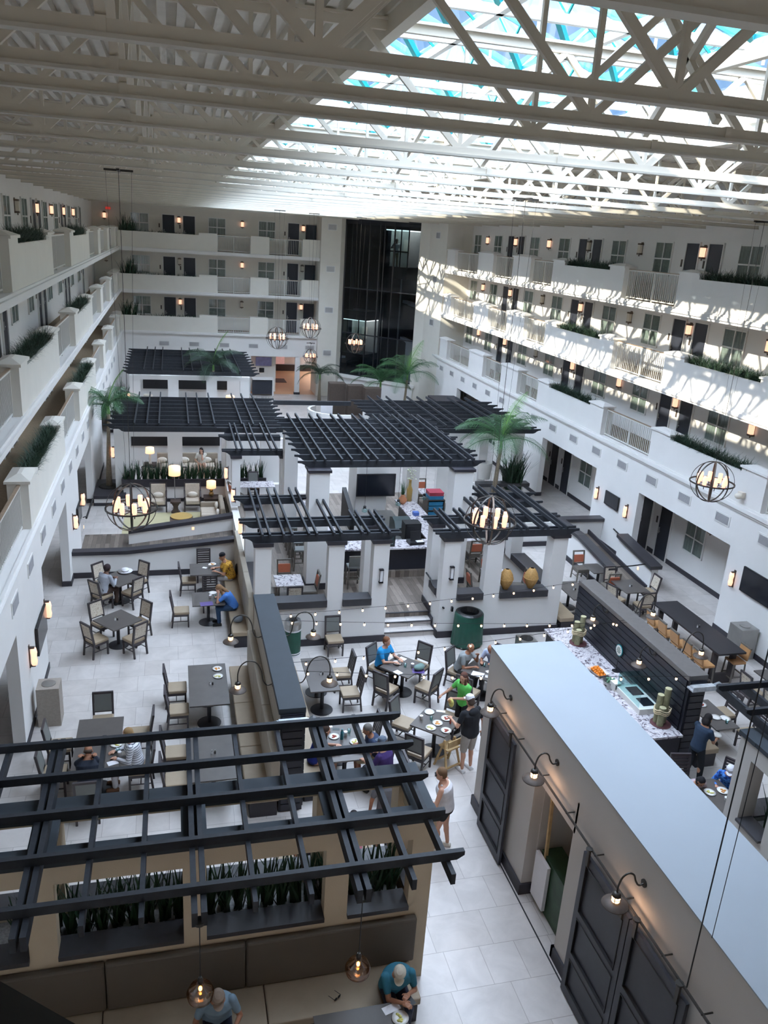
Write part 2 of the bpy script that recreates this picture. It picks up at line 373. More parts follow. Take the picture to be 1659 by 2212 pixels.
# far wall
mb = B(-6, 9.66, 57.6, 57.85, 3.85, 13.1); struct('wall_far', 'cream_wall', mb, 'cream guest-room wall at the far end')
mb = MB().box(XL - 1.6, 5.2, 56.0, 56.2, 0, 3.9).box(5.2, 9.7, 56, 56.2, 2.58, 3.9).box(8.22, 8.56, 56, 56.2, 0, 2.6)
struct('wall_far_lower', 'white_wall', mb, 'lower far wall over the lobby openings')
struct('baseboard_far', 'black_base', B(8.19, 8.6, 55.97, 56.23, 0, .15), 'black base around the far lobby pillar')
mb = MB().box(-6, 9.66, 57.6, 57.9, 0, 3.9); mb = B(5.2, 6.9, 56.9, 57.1, 0, 2.6).box(6.9, 7.0, 56.9, 66, 0, 2.7)
struct('wall_lobby', 'cream_wall', mb, 'cream wall behind the far front desk')
struct('wall_lobby_back', 'cream_wall', B(5, 12, 66, 66.2, 0, 3.2), 'back wall of the far lobby')
struct('ceiling_lobby', 'white_wall', B(-6, 12, 56.2, 66, 2.6, 2.75), 'low ceiling over the far lobby')
struct('baseboard_lobby', 'dark_wood', B(7, 12, 65.9, 66.01, 0, .5), 'dark base of the far lobby back wall')
gl = B(7.1, 7.9, 65.9, 66.0, .55, 2.2).box(7.95, 8.8, 65.9, 66, .55, 2.2)
o = gl.build('window_1', mat('dusk_glass', '#c9a6a6', .3, var=.1, emit=.35, ecol='#d8a8a0')); tag(o, 'wide pinkish lobby windows at the far end', kind='structure')
for f in range(3):
    z = ZL[f]
    struct('gallery_floor', 'white_wall', B(XL, 9.66, YF, 57.6, z, z + .2), '%s gallery slab of the far end' % ORD[f])
    struct('gallery_carpet', 'carpet', B(XL + .01, 9.66, YF + .3, 57.6, z + .2, z + .215), 'brown carpet on the %s gallery of the far end' % ORD[f])
    struct('trim_%d' % (7 + f), 'white_wall', MB().box(XL, 9.66, YF - .1, YF, z + .05, z + .16).box(XL, 9.66, YF - .05, YF, z - .03, z + .05).box(-2.1, 9.66, YF - .16, YF - .1, z + .05, z + .16), 'moulded ledge under the %s gallery at the far end' % ORD[f])
    for a, b_, t in ((XL, 1.8, 1.15), (1.8, 2.96, 1.3), (5.1, 6.3, 1.3), (8.5, 9.66, 1.3)):
        mb = MB().xprof([(YF, z + .2), (YF, z + t), (YF + .08, z + t), (YF + .08, z + .8), (YF + .37, z + .8), (YF + .37, z + t), (YF + .45, z + t), (YF + .45, z + .2)], a, b_) if t < 1.2 else B(a, b_, YF, YF + .45, z + .2, z + t)
        struct('gallery_parapet', 'cream_wall', mb, 'cream parapet block of the %s gallery, far end' % ORD[f])
# lift tower
P0, P1 = Vector((11.35, 56, 0)), Vector((15.35, 51.9, 0))
mb = MB().box(9.66, 11.0, 55.6, 57.9, 0, 13.1)
mb.prism([(11.0, 55.6), (11.35, 56.0), (11.35, 57.9), (11.0, 57.9)], 0, 13.1)
mb.prism([(15.35, 51.9), (15.75, 51.1), (16.05, 48.6), (17.9, 48.6), (17.9, 51.9)], 0, 13.1)
struct('wall_tower', 'cream_wall', mb, 'cream tower wall either side of the glass lifts')
mb = MB().prism([(11.2, 55.75), (15.45, 51.55), (15.6, 51.9), (11.35, 56.2)], 0, 1.55); mb.prism([(11.1, 55.6), (15.5, 51.4), (15.6, 51.7), (11.2, 55.8)], 1.4, 1.58)
struct('wall_tower_base', 'white_wall', mb, 'white base wall below the glass lifts')
mb = MB().prism([(11.35, 57.9), (17.9, 57.9), (17.9, 58.1), (11.35, 58.1)], 0, 13.1).prism([(17.7, 51.9), (17.9, 51.9), (17.9, 58), (17.7, 58)], 0, 13.1)
struct('wall_shaft', 'lift_black', mb, 'black back of the lift shaft')
struct('trim_10', 'lift_black', MB().prism([(11.35, 56.1), (15.4, 52.0), (15.4, 52.3), (11.35, 56.4)], 11.5, 13.1), 'black header over the lift shaft')
d_ = (P1 - P0).normalized(); n_ = Vector((-d_.y, d_.x, 0)) * -1
if n_.y < 0: n_ = -n_
fr = MB(); Lg = (P1 - P0).length
for t in (0, .33, .47, .53, .66, 1): p = P0 + d_ * Lg * t + n_ * .12; fr.bar((p.x, p.y, 1.5), (p.x, p.y, 11.7), .09)
for zz in (1.6, 4.4, 7.4, 11.6): a = P0 + n_ * .12; b_ = P1 + n_ * .12; fr.bar((a.x, a.y, zz), (b_.x, b_.y, zz), .07)
t = thing('window_2', (0, 0, 0), 0, 'tall dark glass wall of the lift shaft', kind='structure')
fr.build('mullion', 'lift_black', t)
a, b_ = P0 + n_ * .1, P1 + n_ * .1
MB().add([(a.x, a.y, 1.5), (b_.x, b_.y, 1.5), (b_.x, b_.y, 11.7), (a.x, a.y, 11.7)], [(0, 1, 2, 3)]).build('glass', 'lift_glass', t)
piers = MB()
for tt in (.02, .5, .98):
    p = P0 + d_ * Lg * tt + n_ * .9; piers.box(p.x - .12, p.x + .12, p.y - .12, p.y + .12, 0, 13)
piers.build('guide_rail', 'lift_black', t)
def lift(tc_, z, label):
    w = 1.9; c = P0 + d_ * Lg * tc_ + n_ * 1.3
    rz = math.atan2(d_.y, d_.x)
    t = thing('lift_car', (c.x, c.y, z), rz, label, 'lift')
    MB().box(-w / 2, w / 2, -.85, .85, -.75, 0).build('floor_skirt', 'lift_black', t)
    MB().box(-w / 2, w / 2, -.85, .85, 2.3, 2.9).build('roof', 'lift_black', t)
    MB().box(-w / 2, w / 2, .78, .85, 0, 2.3).box(-w / 2, -w / 2 + .05, .0, .8, 0, 2.3).build('back_wall', 'lift_inside', t)
    MB().box(-w / 2, w / 2, -.8, .78, 2.24, 2.3).build('ceiling_panel', MT.get('lift_light') or mat('lift_light', '#e8e4da', .5, var=0, emit=5), t)
    g = MB()
    for x in (-w / 2, w * .2, w / 2): g.box(x - .03, x + .03, -.88, -.82, 0, 2.3)
    g.box(-w / 2, w / 2, -.88, -.82, .92, 1.0).build('window_frame', 'lift_black', t)
    MB().box(-.35, .1, .74, .78, .9, 1.7).build('notice', 'shade_off', t)
    MB().add([(-w / 2, -.85, 0), (w / 2, -.85, 0), (w / 2, -.85, 2.3), (-w / 2, -.85, 2.3)], [(0, 1, 2, 3)]).build('pane', 'clear_glass', t)
    MB().tube([(.1, 0, -.75), (.1, 0, -z + .1)], .06).build('ram', 'steel', t)
    return t
lift(.645, 9.0, 'upper glass lift car with a man in a white shirt')
lift(.13, 3.0, 'lower glass lift car stopped behind the small chandelier')

# ------------------------------------------------------------------ roof
mb = MB()
for x0, x1 in ((-5.2, 2.45), (10.45, 18.1)):
    mb.box(x0, x1, -3, 59, 13.22, 13.35)
    x = x0 + .05
    while x < x1 - .1: mb.box(x, x + .1, -3, 59, 13.1, 13.22); x += .22
mb.box(2.45, 10.45, -3, 8.0, 13.22, 13.35).box(2.45, 10.45, 50, 59, 13.22, 13.35)
x = 2.5
while x < 10.4: mb.box(x, x + .1, -3, 8.0, 13.1, 13.22).box(x, x + .1, 50, 59, 13.1, 13.22); x += .22
struct('ceiling', 'deck', mb, 'white ribbed metal roof deck')
struct('ceiling_curb', 'steel_white', MB().box(2.35, 2.45, 7.9, 50.1, 13.35, 13.9).box(10.45, 10.55, 7.9, 50.1, 13.35, 13.9).box(2.45, 10.45, 50, 50.1, 13.35, 13.9).box(2.45, 10.45, 7.9, 8.0, 13.35, 13.9), 'white curb along both edges of the skylight')
struct('wall_gable', 'deck', MB().box(-5.2, 18.1, 57.9, 58.1, 11.7, 13.3).box(-5.2, 18.1, -3.1, -2.9, 0, 13.3), 'end wall closing the atrium')
sky = thing('skylight', (0, 0, 0), 0, 'long skylight of glass pyramids with teal bars', kind='structure')
gm, tm, wm = MB(), MB(), MB()
PX, PY = 2.0, 2.0
for i in range(4):
    for j in range(21):
        x0 = 2.45 + i * PX; y0 = 8 + j * PY; z0 = 13.9; zt = 14.65
        c = (x0 + PX / 2, y0 + PY / 2, zt); q = [(x0, y0, z0), (x0 + PX, y0, z0), (x0 + PX, y0 + PY, z0), (x0, y0 + PY, z0)]
        gm.add(q + [c], [(0, 1, 4), (1, 2, 4), (2, 3, 4), (3, 0, 4)])
        if True:
            for p in q: tm.bar(p, c, .085, .12)
            for k in range(4):
                a = Vector(q[k]); b_ = Vector(q[(k + 1) % 4]); m_ = (a + b_) / 2; tm.bar(m_, Vector(c), .025, .035)
            wm.bar((c[0], c[1], 13.85), c, .035)
        wm.box(x0 - .05, x0 + .05, y0, y0 + PY, 13.78, 13.9).box(x0, x0 + PX, y0 - .05, y0 + .05, 13.78, 13.9)
gm.build('glass', 'sky_glass', sky); tm.build('teal_bar', 'teal', sky); wm.build('white_frame', 'mullion_white', sky)
TY = [3.48, 5.42, 6.65, 7.8, 9.9, 12.3, 14.9, 17.6] + [20.3 + 2.7 * i for i in range(14)]
def truss():
    t = thing('roof_truss', (0, 0, 0), 0, 'x', 'roof truss', None)
    mb = B(-4.75, 17.65, -.03, .03, 11.78, 11.855)
    for x in (-.35, 4.6, 9.5, 14.4): mb.box(x - .03, x + .03, -.045, .045, 11.76, 11.865)
    mb.build('bottom_chord', 'steel_white', t); B(-4.75, 17.65, -.055, .055, 11.755, 11.78).build('bottom_flange', 'steel_flange', t)
    mb = B(-4.75, 17.65, -.03, .03, 12.96, 13.05).box(-4.75, 17.65, -.07, .07, 13.05, 13.08); mb.build('top_chord', 'steel_white', t)
    k = 0; x = .88 - 2.44 * 2
    dg = [None, None]; vt = None
    def inst(me, name, x):
        o = bpy.data.objects.new(name, me); COL.objects.link(o); o.parent = t; o.location = (x, 0, 0); KID.setdefault(t.name, []).append(o)
    d1 = MB().bar((0, 0, 11.82), (1.22, 0, 12.98), .055, .07).mesh('diagonal', 'steel_white'); d2 = MB().bar((0, 0, 11.82), (-1.22, 0, 12.98), .05, .07).mesh('diagonal', 'steel_white')
    v1 = MB().bar((0, 0, 11.82), (0, 0, 12.98), .045, .045).mesh('vertical', 'steel_white')
    while x < 17.4:
        if x + 1.22 < 17.7: inst(d1, 'diagonal', x)
        if x - 1.22 > -4.9: inst(d2, 'diagonal', x)
        inst(v1, 'vertical', x)
        x += 2.44
    return t
T_ = Proto(truss)
for i, y in enumerate(TY): T_.put((0, y, 0), 0, 'white steel roof truss, %s one counting away from the camera' % ORD[i], 'roof trusses across the atrium')
def brace(x, a, b_, i):
    L = b_ - a; mb = MB().bar((0, 0, 13.0), (0, L, 11.9), .06).bar((0, 0, 11.9), (0, L, 13.0), .06)
    o = mb.build('cross_brace', 'steel_white'); o.location = (x, a, 0)
    tag(o, 'crossed white brace %s over the %s roof bay from the camera' % ({-.35: 'left of the skylight', 4.5: 'under the skylight left half', 8.4: 'under the skylight right half', 13.2: 'right of the skylight'}[x], ORD[i]), 'brace', 'cross braces between roof trusses')
for x in (-.35, 4.5, 8.4, 13.2):
    for i in range(len(TY) - 1):
        if x == -.35 or i % 2 == 0: brace(x, TY[i], TY[i + 1], i)
struct('trim_11', 'steel_white', MB().box(-.42, -.28, -2, 57, 13.0, 13.1).box(2.36, 2.5, -2, 57, 12.9, 13.1).box(10.4, 10.54, -2, 57, 12.9, 13.1).box(6.4, 6.5, -2, 57, 12.95, 13.08).box(13.1, 13.24, -2, 57, 13.0, 13.1), 'long white purlins running the length of the roof')

# ------------------------------------------------------------------ galleries: rails, windows, doors, lamps, plants
def railing(L):
    def mk():
        t = thing('gallery_railing', (0, 0, 0), 0, 'x', 'railing')
        B(0, L, -.03, .03, .98, 1.02).box(0, .04, -.02, .02, 0, 1).box(L - .04, L, -.02, .02, 0, 1).box(L / 2 - .02, L / 2 + .02, -.02, .02, -.05, 1).build('frame', 'rail_white', t)
        B(0, L, -.035, .035, 1.02, 1.045).build('hand_rail', 'rail_wood', t); B(0, L, -.02, .02, .05, .09).build('bottom_rail', 'rail_white', t)
        n = int(L / .115); me = MB().box(-.009, .009, -.009, .009, .07, .99).mesh('baluster', 'rail_white')
        for i in range(1, n):
            o = bpy.data.objects.new('baluster', me); COL.objects.link(o); o.parent = t; o.location = (L * i / n, 0, 0); KID.setdefault(t.name, []).append(o)
        return t
    return Proto(mk)
RP = {}
def put_rail(L, loc, rz, label):
    k = round(L, 2); RP.setdefault(k, railing(L)).put(loc, rz, label, 'white gallery railings')
FN = ['lowest', 'middle', 'top']
for f in range(3):
    z = ZL[f] + .2
    for i, (a, b_) in enumerate(((14.3, 18.4), (24.3, 27.75), (33.75, 36.1), (38.2, 40.8), (43.0, 46.9))):
        put_rail(b_ - a, (XR + .2, a, z), PI / 2, 'white railing on the %s right gallery, %s from the near end' % (FN[f], ORD[i]))
    for i, (a, b_) in enumerate(((11.5, 18.55), (25.1, 29.5), (36.3, 40.7), (42.1, 46.7), (48.1, 52.6))):
        put_rail(b_ - a, (XL - .2, a, z), PI / 2, 'white railing on the %s left gallery, %s from the near end' % (FN[f], ORD[i]))
    for i, (a, b_) in enumerate(((2.96, 5.1), (6.3, 8.5))):
        put_rail(b_ - a, (a, YF + .2, z), 0, 'white railing on the %s far gallery, %s half' % (FN[f], ['left', 'right'][i]))
def window_mk():
    def mk(w=1.15, h=1.2):
        t = thing('window_3', kind='structure')
        fr = MB()
        for x in (0, w / 2 - .025, w - .05): fr.box(x, x + .05, -.05, .0, 0, h)
        for zz in (0, h / 2 - .03, h - .05): fr.box(0, w, -.045, .0, zz, zz + .05)
        fr.build('window_frame', 'frame_white', t)
        cv = MB(); n = 34
        for i in range(n):
            x0 = .03 + (w - .06) * i / n; x1 = .03 + (w - .06) * (i + 1) / n; ya = -.012 - .008 * math.sin(i * 1.3); yb = -.012 - .008 * math.sin((i + 1) * 1.3)
            cv.add([(x0, ya, .03), (x1, yb, .03), (x1, yb, h - .03), (x0, ya, h - .03)], [(0, 1, 2, 3)])
        cv.build('curtain', 'curtain', t, smooth=True)
        MB().add([(.03, -.035, .03), (w - .03, -.035, .03), (w - .03, -.035, h - .03), (.03, -.035, h - .03)], [(0, 1, 2, 3)]).build('pane', 'pane_glass', t)
        return t
    return mk
WP = Proto(window_mk())
def door_mk():
    t = thing('door_1', kind='structure')
    B(.04, .80, -.03, .0, 0, 2.05).box(.12, .72, -.036, -.03, 1.2, 1.9).build('door_leaf', 'door_navy', t)
    B(0, .05, -.06, .0, 0, 2.1).box(.79, .84, -.06, 0, 0, 2.1).box(0, .84, -.06, 0, 2.05, 2.1).build('door_frame', 'frame_white', t)
    B(.11, .15, -.07, -.03, .92, 1.16).box(.11, .24, -.09, -.07, 1.0, 1.03).build('handle', 'steel', t)
    B(-.2, -.12, -.02, 0, 1.25, 1.5).build('number_plate', 'bronze', t)
    return t
DP = Proto(door_mk)
LV = ['ground', 'lowest gallery', 'middle gallery', 'top gallery']
NW = [2]; ND = [0]
def place_open(P_, loc, rz, label, ctr, pre):
    ctr[0] += 1; o = P_.put(loc, rz, label); o.name = '%s_%d' % (pre, ctr[0]); return o
for f in range(4):
    for i, (a, b_) in enumerate(WINS):
        place_open(WP, (XR + 1.6, b_, ZF[f] + .88), -PI / 2, 'curtained guest window on the %s at right, %s from near' % (LV[f], ORD[i]), NW, 'window')
        place_open(WP, (XL - 1.6, a, ZF[f] + .88), PI / 2, 'curtained guest window on the %s at left, %s from near' % (LV[f], ORD[i]), NW, 'window')
    for i, (a, b_) in enumerate(DOORS):
        place_open(DP, (XR + 1.6, b_, ZF[f]), -PI / 2, 'dark navy guest door on the %s at right, %s from near' % (LV[f], ORD[i]), ND, 'door')
        place_open(DP, (XL - 1.6, a, ZF[f]), PI / 2, 'dark navy guest door on the %s at left, %s from near' % (LV[f], ORD[i]), ND, 'door')
    if f:
        for i, x in enumerate((-2.43, 2.46, 5.73)):
            place_open(WP, (x, 57.6, ZF[f] + .88), 0, 'curtained guest window on the %s at the far end, %s from left' % (LV[f], ORD[i]), NW, 'window')
        for i, x in enumerate((-.48, .82, 7.68)):
            place_open(DP, (x, 57.6, ZF[f]), 0, 'dark navy guest door on the %s at the far end, %s from left' % (LV[f], ORD[i]), ND, 'door')
        o = B(8.93, 9.64, 57.5, 57.6, ZF[f], ZF[f] + 2.02).build('door_99', 'door_navy'); tag(o, 'dark door beside the lift tower on the %s' % LV[f], kind='structure')
        o = B(XR + 1.5, XR + 1.6, 46.3, 48.5, ZF[f], ZF[f] + 2.3).build('door_98', 'door_navy') if False else None
def sconce_mk(lit):
    def mk():
        t = thing('gallery_lamp', (0, 0, 0), 0, 'x', 'wall lamp')
        B(-.07, .07, -.02, 0, -.16, .3).box(-.11, .11, -.14, 0, .2, .26).box(-.1, .1, -.14, 0, -.16, -.1).box(-.015, .015, -.1, -.07, -.22, -.16).build('bracket', 'iron_brown', t)
        B(-.085, .085, -.14, -.03, -.1, .2).build('shade', 'glow_sconce' if lit else 'sconce_off', t)
        return t
    return Proto(mk)
SL, SO = sconce_mk(1), sconce_mk(0)
def lampat(lit, loc, rz, label): (SL if lit else SO).put(loc, rz, label, 'bracket lamps along the galleries')
for f in (1, 2, 3):
    for i, y in enumerate(SCON):
        lit = not (f == 3 and i in (1, 3, 4) or f == 2 and i in (3, 5) or f == 1 and i in (5,))
        lampat(lit, (XR + 1.6, y, ZF[f] + 1.72), -PI / 2, '%s bracket lamp on the %s at right, %s from near' % ('glowing' if lit else 'unlit', LV[f], ORD[i]))
        lit = not (f == 3 and i in (0, 3) or f < 3 and i > 4)
        lampat(lit, (XL - 1.6, y, ZF[f] + 1.72), PI / 2, '%s bracket lamp on the %s at left, %s from near' % ('glowing' if lit else 'unlit', LV[f], ORD[i]))
    for i, x in enumerate((-4.0, .6, 4.68, 8.75)):
        lit = not ((f == 2 and i in (0, 1, 3)) or (f == 1 and i == 2))
        lampat(lit, (x, 57.6, ZF[f] + 1.72), 0, '%s bracket lamp on the %s at the far end, %s from left' % ('glowing' if lit else 'unlit', LV[f], ORD[i]))
for i, y in enumerate((22, 30.5, 38.5)):
    lampat(True, (XR + 1.6, y + .2, 2.15), -PI / 2, 'small lamp in the %s ground opening at right' % ORD[i])
def grass(name, x0, x1, y0, y1, z, label, m='grass', h=.38, n=900, droop=.5, cat='planter grass', w=.012, seed=1, group='grassy plants in the gallery planters'):
    rnd = random.Random(seed); V, F = [], []
    for i in range(n):
        x = rnd.uniform(x0, x1); y = rnd.uniform(y0, y1); a = rnd.uniform(0, 2 * PI); L = h * rnd.uniform(.6, 1.25); dr = droop * rnd.uniform(.3, 1.3)
        ux, uy = math.cos(a), math.sin(a); px, py = -uy * w, ux * w; p = Vector((x, y, z)); k = len(V); el = PI / 2 * rnd.uniform(.7, 1)
        segs = 3
        for s_ in range(segs + 1):
            f_ = s_ / segs; ww = (1 - f_ * .9)
            V += [(p.x + px * ww, p.y + py * ww, p.z), (p.x - px * ww, p.y - py * ww, p.z)]
            p = p + Vector((ux * math.cos(el), uy * math.cos(el), math.sin(el))) * L / segs; el -= dr
        for s_ in range(segs): q = k + 2 * s_; F.append((q, q + 1, q + 3, q + 2))
    mb = MB(); mb.v = V; mb.f = F
    return tag(mb.build(name, m), label, cat, group)
for f in range(3):
    z = ZL[f] + 1.0
    for side, rng in (('right', ((7, 13.1), (19.5, 23.2), (28.9, 32.6))), ('left', ((6.7, 10.3), (19.7, 24.0), (30.6, 35.2)))):
        for i, (a, b_) in enumerate(rng):
            if i == 0 and side == 'left': continue
            xa, xb = (XR + .1, XR + .35) if side == 'right' else (XL - .35, XL - .1)
            near = side == 'left' and i == 1
            grass('planter_grass', xa, xb, a, b_, z, 'dark green grassy plant spilling over the %s %s parapet, %s planter from near' % (FN[f], side, ORD[i]), n=2600 if near else 1500, h=.5, droop=.62, w=.012 if near else .016, seed=f * 10 + i)
    grass('planter_grass', -3.0, 1.6, YF + .1, YF + .35, z, 'sparse low plants in the %s planter of the far end' % FN[f], n=160, h=.35, droop=.5, w=.03, seed=50 + f)
    grass('snake_plant', -3.0, -2.2, YF + .1, YF + .35, z, 'tall spiky plant in the left corner of the %s far planter' % FN[f], 'sansevieria', n=60, h=1.0, droop=.1, w=.05, seed=60 + f, cat='plant')
def vent_mk():
    t = thing('wall_vent', (0, 0, 0), 0, 'x', 'air vent')
    B(-.36, .36, -.02, 0, -.17, .17).build('frame', 'frame_white', t)
    mb = MB()
    for i in range(11): mb.box(-.3, .3, -.03, -.02, -.125 + i * .023, -.113 + i * .023)
    for i in range(13): mb.box(-.3 + i * .049, -.29 + i * .049, -.028, -.02, -.125, .125)
    mb.build('grille', 'grey_vent', t); return t
VP = Proto(vent_mk)
for i in range(17):
    y = 17.9 + i * 1.98
    VP.put((XR, y, 3.4), -PI / 2, 'rectangular grille high on the right lower wall, %s from near' % ORD[i], 'air vents in the lower walls')
    VP.put((XL, y - 1.9, 3.4), PI / 2, 'rectangular grille high on the left lower wall, %s from near' % ORD[i], 'air vents in the lower walls')
for i, x in enumerate((-.49, 1.44, 3.42, 5.35, 7.34, 9.2)): VP.put((x, YF, 3.26), 0, 'rectangular grille on the far wall above the lobby, %s from left' % ORD[i], 'air vents in the lower walls')
for i, (x, y, z, rz) in enumerate(((10.38, 55.6, 11.2, 0), (10.36, 55.6, 8.55, 0), (10.36, 55.6, 5.88, 0), (10.35, 55.6, 3.0, 0), (15.9, 49.9, 11.1, -1.45), (15.9, 49.9, 8.5, -1.45), (15.9, 49.9, 5.9, -1.45))):
    o = VP.put((x, y, z), rz, 'square grille on the tower wall, %s from the top, %s of the lifts' % (ORD[i % 4], 'left' if i < 4 else 'right'), 'air vents in the lower walls'); o.scale = (.85, 1, 1.3)
o = B(-3.9, -3.6, 57.3, 57.35, 11.35, 11.5).build('exit_sign', 'red_sign'); tag(o, 'small red lit sign over the far left corner of the top gallery', 'sign')

# ================================================================== PERGOLAS AND PAVILION
def pergola(label, beams, rafters, zb=3.07, bh=.2, rh=.1, bw=.055, rw=.05, ends=(1, 1), group='dark timber pergolas', m='pergola', rm='pergola'):
    t = thing('pergola', (0, 0, 0), 0, label, 'pergola', group)
    for y, x0, x1 in beams:
        z0, z1 = zb, zb + bh
        L_ = [(x0, z1), (x0, z1 - .06), (x0 + .1, z1 - .07), (x0 + .19, z1 - .11), (x0 + .26, z0 + .03), (x0 + .36, z0)] if ends[0] else [(x0, z1), (x0, z0)]
        R_ = [(x1 - .36, z0), (x1 - .26, z0 + .03), (x1 - .19, z1 - .11), (x1 - .1, z1 - .07), (x1, z1 - .06), (x1, z1)] if ends[1] else [(x1, z0), (x1, z1)]
        MB().xprof(L_ + R_, y - bw / 2, y + bw / 2, 'y').build('beam', m, t)
    for x, y0, y1 in rafters: B(x - rw / 2, x + rw / 2, y0, y1, zb + bh, zb + bh + rh).build('rafter', rm, t)
    return t
mir = lambda x: 12.9 - x
R6 = [2.17, 2.36, 2.72, 2.94, 3.38, 3.59]
pergola('low dark pergola over the left front of the bar pavilion', [(19.79, 1.67, 5.93), (20.01, 1.67, 5.93), (20.92, 1.67, 5.75), (21.16, 1.67, 5.75), (22.95, 1.67, 3.85), (23.17, 1.67, 3.85)],
        [(x, 19.6, 23.65) for x in R6] + [(4.05, 19.6, 22.7), (4.24, 19.6, 22.7)] + [(x, 19.6, 21.45) for x in (4.81, 4.99, 5.39, 5.56)])
pergola('low dark pergola over the right front of the bar pavilion behind the chandelier', [(19.70, 6.88, 11.2), (19.92, 6.88, 11.2), (20.86, 6.88, 11.15), (21.06, 6.88, 11.15), (22.2, 9.1, 11.2), (23.09, 9.14, 11.38)],
        [(x, 19.6, 21.45) for x in (7.37, 7.54, 7.97, 8.15)] + [(8.66, 19.6, 22.6), (8.86, 19.6, 22.6)] + [(x, 19.6, 23.6) for x in (9.37, 9.56, 10.02, 10.2, 10.6, 10.78)])
pergola('high dark pergola over the central bar', [(22.75 + .71 * i, 3.5, 9.35) for i in range(9)],
        [(x, 22.6, 28.9) for x in (4.0, 4.3, 4.8, 5.1, 5.6, 5.88, 6.4, 6.68, 7.18, 7.46, 7.93, 8.2, 8.68, 8.93)], zb=4.25)
pergola('small dark pergola left of the central bar', [(28.45, 1.65, 4.0), (28.63, 1.65, 4.0), (30.6, 1.65, 4.0), (30.8, 1.65, 4.0), (31.9, 1.65, 4.0)], [(x, 28.3, 32.4) for x in R6], ends=(1, 0))
pergola('small dark pergola right of the central bar', [(28.45, 8.9, 11.25), (30.6, 8.9, 11.25), (31.9, 8.9, 11.25)], [(mir(x), 28.3, 32.4) for x in R6])
RX = [-1.48, -1.01, -.55, .58, 1.06, 1.59, 2.66, 3.12, 3.6]
pergola('wide dark pergola over the left lounge', [(32.0, -2.2, 4.6)] + [(32.45 + .78 * i, -2.65 + .04 * i, 4.6) for i in range(8)], [(x, 32.2, 38.6) for x in RX])
pergola('wide dark pergola at the back right', [(32.0, 8.3, 15.6)] + [(32.45 + .78 * i, 8.3, 15.6) for i in range(8)], [(mir(x), 32.2, 38.6) for x in RX])
pergola('farthest dark pergola by the lobby', [(45.0 + 1.0 * i, -2.6, 4.65) for i in range(9)], [(x, 44.8, 53.5) for x in RX])
B(4.6, 8.3, 36.0, 36.2, 3.0, 3.2)
o = B(4.6, 8.35, 38.0, 38.15, 2.95, 3.15).build('link_beam', 'pergola'); tag(o, 'long dark beam linking the back left and back right pergolas', 'beam')
# platform and steps
struct('floor_platform', 'plank', B(2.0, 10.94, 20.6, 32.0, .2, .45), 'raised grey plank floor of the bar pavilion')
struct('floor_platform_base', 'white_wall', B(2.02, 10.92, 20.62, 31.98, 0, .2), 'base under the raised floor')
mb = B(5.62, 7.22, 19.95, 20.3, 0, .15).box(5.62, 7.22, 20.28, 20.62, 0, .3)
struct('floor_steps', 'tile', mb, 'three tiled steps up to the bar pavilion')
struct('trim_12', 'cap_dark', MB().box(5.62, 7.22, 19.93, 19.97, .13, .155).box(5.62, 7.22, 20.26, 20.3, .28, .305).box(5.62, 7.22, 20.57, 20.62, .43, .455), 'dark nosing strips on the steps')
wl = MB().box(2.0, 5.63, 19.75, 20.05, 0, 1.17).box(7.2, 10.94, 19.75, 20.05, 0, 1.17).box(2.0, 2.3, 20.05, 25.1, 0, 1.17).box(10.6, 10.94, 20.05, 26, 0, 1.17)
wl.box(5.43, 5.62, 20.05, 20.85, 0, 1.17).box(7.21, 7.42, 20.05, 20.85, 0, 1.17).box(2.0, 2.25, 25.1, 32.6, 0, 1.0)
struct('wall_pavilion', 'white_wall', wl, 'white half-height wall around the bar pavilion')
struct('baseboard_pavilion', 'black_base', MB().box(2.3, 5.65, 19.72, 19.75, 0, .2).box(7.18, 10.97, 19.72, 19.75, 0, .2).box(10.94, 10.97, 19.75, 26, 0, .2).box(7.17, 7.2, 19.75, 20.2, 0, .22).box(7.17, 7.2, 20.2, 20.5, .1, .42).box(7.17, 7.2, 20.5, 21.3, .3, .65).box(1.97, 2.0, 26, 32.6, 0, .15), 'black baseboard around the bar pavilion')
NT = [30]
def capbox(name, x0, x1, y0, y1, z0, z1, label, m='cap_dark', cat='wall cap'):
    if name == 'wall_cap': NT[0] += 1; o = B(x0, x1, y0, y1, z0, z1).build('trim_%d' % NT[0], m, bevel=.01); return tag(o, label, kind='structure')
    o = B(x0, x1, y0, y1, z0, z1).build(name, m, bevel=.01); return tag(o, label, cat)
for i, (a, b_) in enumerate(((2.42, 3.95), (4.38, 5.19), (7.68, 8.48), (8.98, 10.49))):
    capbox('window_sill', a, b_, 19.67, 20.12, 1.17, 1.38, 'black sill in the %s opening of the pavilion front, left to right' % ORD[i], cat='sill')
capbox('window_sill', 1.93, 2.36, 20.2, 22.6, 1.17, 1.38, 'black sill along the left side of the pavilion', cat='sill')
capbox('window_sill', 10.5, 10.98, 20.2, 22.55, 1.17, 1.38, 'black sill along the right side of the pavilion', cat='sill')
capbox('window_sill', 10.5, 10.98, 23.0, 26.05, 1.17, 1.38, 'black sill at the right rear of the pavilion', cat='sill')
capbox('window_sill', 7.16, 7.46, 20.15, 20.75, 1.17, 1.38, 'short black sill beside the steps', cat='sill')
